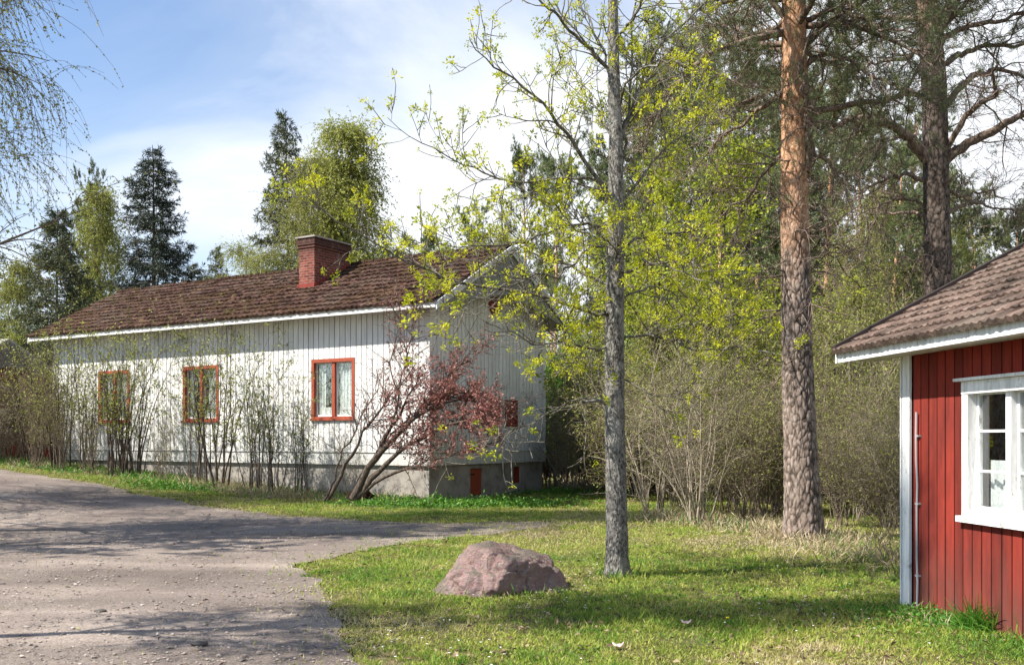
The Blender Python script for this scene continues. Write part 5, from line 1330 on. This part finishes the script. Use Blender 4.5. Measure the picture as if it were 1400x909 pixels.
# --- thicket right of the house
s1 = shrub('thicket_shrub', 3.4, 18, 51, .30, 2, .05, 'twig', 'shrubl', .013, 10, 6, wig=.13, ba=1.5); s2 = shrub('thicket_shrub', 3.0, 22, 52, .38, 3, .05, 'twig', 'shrubl', .011, 10, 6, trop=-.01, wig=.14, ba=1.5)
s3 = shrub('thicket_shrub', 2.6, 18, 53, .42, 0, .05, 'palestem', 'shrubl', .010, 10, 6, trop=-.04, wig=.16, ba=1.6); s4 = shrub('thicket_shrub', 4.2, 12, 54, .25, 3, .055, 'palestem', 'shrubl', .018, 9, 6, wig=.12, ba=1.4)
k = 0
for Y, pxs, sc_ in ((18.6, range(1140, 1250, 36), .85), (20.2, range(1010, 1330, 36), .95), (22, range(895, 1330, 36), 1.0), (25.5, range(850, 1420, 34), 1.15), (29, range(790, 1440, 34), 1.3), (33, range(760, 1440, 38), 1.45), (38, range(750, 1440, 42), 1.6), (44, range(745, 1440, 50), 1.75)):
    for px in pxs:
        pr = (s1, s3, s2, s3, s1, s2, s4)[k % 7]; k += 1
        x = px + random.uniform(-16, 16); yy = Y + random.uniform(-1.2, 1.2)
        if Y < 21 and 1060 < x < 1128: continue
        put(pr, x, yy, sc=sc_ * random.uniform(.8, 1.15), label='tangled twiggy brown shrub in the thicket behind the lawn', group='shrubs of the thicket behind the lawn')
yt = decid('young_alder', 6.0, .045, 81, 'shrubl', 'sbark', .25, 14, .30, 5, .07, stems=2)
for px, Y, s in ((880, 27, .9), (1010, 24, .8), (1060, 33, 1.1), (1150, 23, .85), (1185, 28, 1.0), (1215, 34, 1.2), (1290, 29, 1.0), (835, 31, .9), (965, 33, 1.1), (1350, 33, 1.2), (770, 32, .8), (1130, 31, 1.1)):
    put(yt, px, Y, sc=s, label='young grey-stemmed tree standing in the thicket', group='young trees in the thicket')
for px, Y, s in ((905, 33, .55), (1045, 30, .5), (1165, 34, .6), (860, 29, .4), (1240, 38, .6)):
    put(d3, px, Y, sc=s, label='fresh green bush among the brown thicket shrubs', group='green bushes among the thicket')
for px, Y, s, w_, pr, lab in ((845, 46, 1.15, 1.0, d1, 'yellow-green tree crown directly behind the maple trunk'), (1090, 42, .95, 1, p2, 'pine filling the gap left of the big pine'), (1205, 33, .62, 1, p2, 'young bushy pine beside the cottage roof end'), (1300, 45, .68, 1, p2, 'pine behind the cottage ridge'), (930, 50, 1.15, 1, p1, 'tall pine deep between maple and big pine'), (790, 44, .7, 1.0, d1, 'yellow-green tree beyond the house corner')):
    put(pr, px, Y, sc=s, sxy=w_, label=lab)
fl_ = grow(np.stack([RNG.uniform(2, 9.5, 14), RNG.uniform(19.5, 27, 14), np.full(14, .3)], 1), np.stack([RNG.normal(0, 1, 14), RNG.normal(0, .4, 14), RNG.uniform(.1, .7, 14)], 1), RNG.uniform(1.6, 3.6, 14), 9, .10)
for i in range(14):
    m_ = MB(); tubes(m_, fl_[i:i + 1], taper([RNG.uniform(.012, .026)], [.006], 9), 6); o_ = tag(m_.build('dead_branch', M['palestem'], None, smooth=True), 'pale dead branch leaning in the thicket', 'branch', 'dead branches in the thicket')
ms = shrub('bare_bush', 3.5, 17, 61, .34, 0, .05, 'palestem', 'shrubl', .022, 7, 5, base=.22, trop=.01)
put(ms, 955, 18.6, sc=.95, label='bare many-stemmed bush fanning up from the lawn edge left of the big pine')
sap = shrub('sapling', 4.6, 1, 63, .03, 2, .05, 'palestem', 'shrubl', .022, 16, 4, base=.01); put(sap, 1217, 17.5, sc=.98, label='thin pale sapling close to the left of the cottage corner')
sap2 = shrub('twiggy_plant', .9, 7, 64, .5, 1, .03, 'twig', 'shrubl', .006, 7, 3, base=.06); put(sap2, 1226, 11.2, sc=.9, label='small dark twiggy plant at the foot of the cottage corner')
tus = MB(); n = 260; rg = np.random.default_rng(5); U = rdir(n, 0, rg); U[:, 2] = np.abs(U[:, 2]) + rg.uniform(.4, 1.4, n)
q = rg.normal(0, .09, (n, 2)); g = G(1338, 862); P = grow(np.stack([g[0] + q[:, 0], g[1] + q[:, 1], np.full(n, 0.0)], 1), U, rg.uniform(.16, .34, n), 6, .03, -.16, rg)
sd = nrm(np.cross(P[:, 1] - P[:, 0], A([.3, -1, .1]))); wv = A([.8, 1, .9, .7, .45, .05]) * .006
V = np.stack([P - sd[:, None] * wv[None, :, None], P + sd[:, None] * wv[None, :, None]], 2).reshape(n, 12, 3); bb = (np.arange(n) * 12)[:, None, None]
Fq = A([[2 * i, 2 * i + 1, 2 * i + 3, 2 * i + 2] for i in range(5)]); tus.add(V.reshape(-1, 3), (bb + Fq[None]).reshape(-1, 4), 0, np.repeat(rg.uniform(0, 1, n), 5))
tag(tus.build('grass_tussock', M['lush'], None), 'tall lush grass tussock against the red cottage wall', 'grass tuft')

# --- shrubs along the long facade
l1 = shrub('lilac_shrub', 4.5, 12, 71, .11, 3, .075, 'dstem', 'shrubl', .026, 8, 4, base=.3, t2=.3); l2 = shrub('lilac_shrub', 4.3, 9, 72, .13, 3, .075, 'dstem', 'shrubl', .022, 8, 4, base=.25, t2=.3)
l3 = shrub('lilac_shrub', 3.2, 14, 73, .22, 1, .06, 'twig', 'shrubl', .012, 9, 4, base=.4)
def fac(t, o): p = HC + HX * t - HYV * o; return A([p[0], p[1], float(gh(*p))])
for t, o, s, pr, lab in [(10.2, 1.35, 1.05, l1, 'tall leggy shrub between the middle and the hidden left window'), (9.65, 1.3, .95, l1, 'thick-stemmed shrub against the left jamb of the middle window'), (7.2, 1.2, .98, l2, 'thin leggy shrub just right of the middle window'),
    (6.2, 1.3, 1.08, l1, 'tall leafy shrub midway between the middle and right windows, its top above the eave'), (5.1, 1.1, .95, l2, 'leggy shrub in the gap left of the right window'), (4.2, 1.2, .82, l2, 'slim stems beside the left jamb of the right window'), (3.3, 1.1, .72, l2, 'short sparse stems below the right window'),
    (11.6, 1.5, .95, l2, 'twiggy shrub across the hidden left window'), (12.8, 1.6, 1.0, l1, 'leafy shrub covering the left half of the hidden window'), (14.0, 1.6, .95, l3, 'dense shrub near the far left corner of the white house'),
    (8.3, 1.6, .62, l3, 'low brown brush below the middle window'), (10.8, 1.9, .72, l3, 'low brown brush right below the hidden left window'), (13.2, 2.2, .8, l3, 'brown brush in front of the far wall end'), (12.2, 1.9, .95, l3, 'brown twiggy brush right before the hidden left window'), (9.9, 1.8, .9, l2, 'pale leaved shrub left of the middle window'), (14.6, 1.4, 1.0, l1, 'tall leafy shrub at the far left wall corner'), (13.6, 1.3, .95, l2, 'leafy thin shrub between hidden window and far corner'), (2.0, .8, .5, l3, 'small dry bush right behind the leaning red bush stems')]:
    place(pr, used, fac(t, o), random.uniform(0, 6.28), s, lab)
for t, o, s in ((15.3, 1.8, .95), (16.4, 2.4, 1.05), (17.6, 1.6, 1.1), (18.8, 2.6, 1.1), (20, 1.8, 1.15), (15.8, .6, 1.1), (17.0, .2, 1.2), (21.5, 2.6, 1.2), (19.4, .4, 1.2), (15.9, 2.9, 1.1), (17.2, 3.0, 1.15), (18.3, 3.2, 1.2), (20.6, 3.2, 1.2), (16.6, 1.0, 1.3), (18.0, .9, 1.35)):
    place((s3, s1, s3)[int(t * 10) % 3], used, fac(t, o), random.uniform(0, 6.28), s, 'brown roadside brushwood left of the white house', 'brushwood left of the white house')
sl = decid('bare_sapling', 4.2, .035, 76, 'shrubl', 'twig', .3, 9, .34, 2, .06); p_ = fac(16.2, 2.2); place(sl, used, p_, 1.0, 1.0, 'dark forked sapling leaning in the brushwood at the left edge')

# ---------------------------------------------------------------- light, sky, camera
EL, AZS = 48.0, math.atan2(-.93, -.36)
w = bpy.data.worlds.new('World'); SC.world = w; w.use_nodes = True; nt = w.node_tree; nt.nodes.clear()
sky = nt.nodes.new('ShaderNodeTexSky'); sky.sky_type = 'NISHITA'; sky.sun_disc = False; sky.sun_elevation = R(EL); sky.sun_rotation = AZS; sky.air_density = 1.0; sky.dust_density = .8; sky.ozone_density = 1.0
tc = N(nt, 'TexCoord', 'Generated'); mp = N(nt, 'Mapping', 0, Vector=tc, Scale=(1.0, 1.0, 1.9))
cn = N(nt, 'TexNoise', 0, Vector=mp, Scale=1.7, Detail=9, Roughness=.55, Distortion=.5)
gx = N(nt, 'VectorMath', 'Value', _p=dict(operation='DOT_PRODUCT'), i0=tc, i1=(.55, .1, -.9))
f = N(nt, 'Math', 0, _p=dict(operation='ADD'), i0=N(nt, 'Math', 0, _p=dict(operation='MULTIPLY'), i0=cn, i1=.9), i1=gx)
cf = ramp(nt, f, [(.0, g1(.03)), (.17, g1(.2)), (.36, g1(.95)), (1, g1(1))])
skb = mixc(nt, 1.0, sky.outputs[0], (1.1, 1.2, 1.3), 'MULTIPLY'); skc = mixc(nt, cf, skb, (7.4, 7.5, 7.7))
skc = mixc(nt, 1.0, skc, (1.06, 1.08, 1.1), 'MULTIPLY'); bg = N(nt, 'Background', 0, Color=skc, Strength=.077); o = nt.nodes.new('ShaderNodeOutputWorld'); nt.links.new(bg, o.inputs[0])
sl_ = bpy.data.lights.new('sun', 'SUN'); sl_.energy = 5.0; sl_.angle = R(.55); sl_.color = (1.0, .945, .86)
so = bpy.data.objects.new('sun', sl_); COL.objects.link(so)
tow = Vector((-.93, -.36, math.tan(R(EL)) * math.hypot(.93, .36))).normalized(); so.rotation_euler = tow.to_track_quat('Z', 'Y').to_euler(); so.location = (-10, -5, 20)
cd = bpy.data.cameras.new('camera'); cam = bpy.data.objects.new('camera', cd); COL.objects.link(cam); SC.camera = cam
cam.location = (0, 0, CH); cam.rotation_euler = (R(90), 0, 0); cd.sensor_width = 36; cd.lens = 36 * F / 1400; cd.shift_y = (HY - 454.5) / 1400; cd.clip_start = .1; cd.clip_end = 3000
vs = SC.view_settings; vs.view_transform = 'Standard'; vs.look = 'None'; vs.gamma = 1; vs.use_curve_mapping = False; vs.exposure = .95
SC.cycles.max_bounces = 5; SC.cycles.diffuse_bounces = 3; SC.cycles.transmission_bounces = 3; SC.cycles.glossy_bounces = 2; SC.cycles.transparent_max_bounces = 8; SC.cycles.use_denoising = True
for o in list(SC.objects):
    if o.get('label') == '': del o['label']
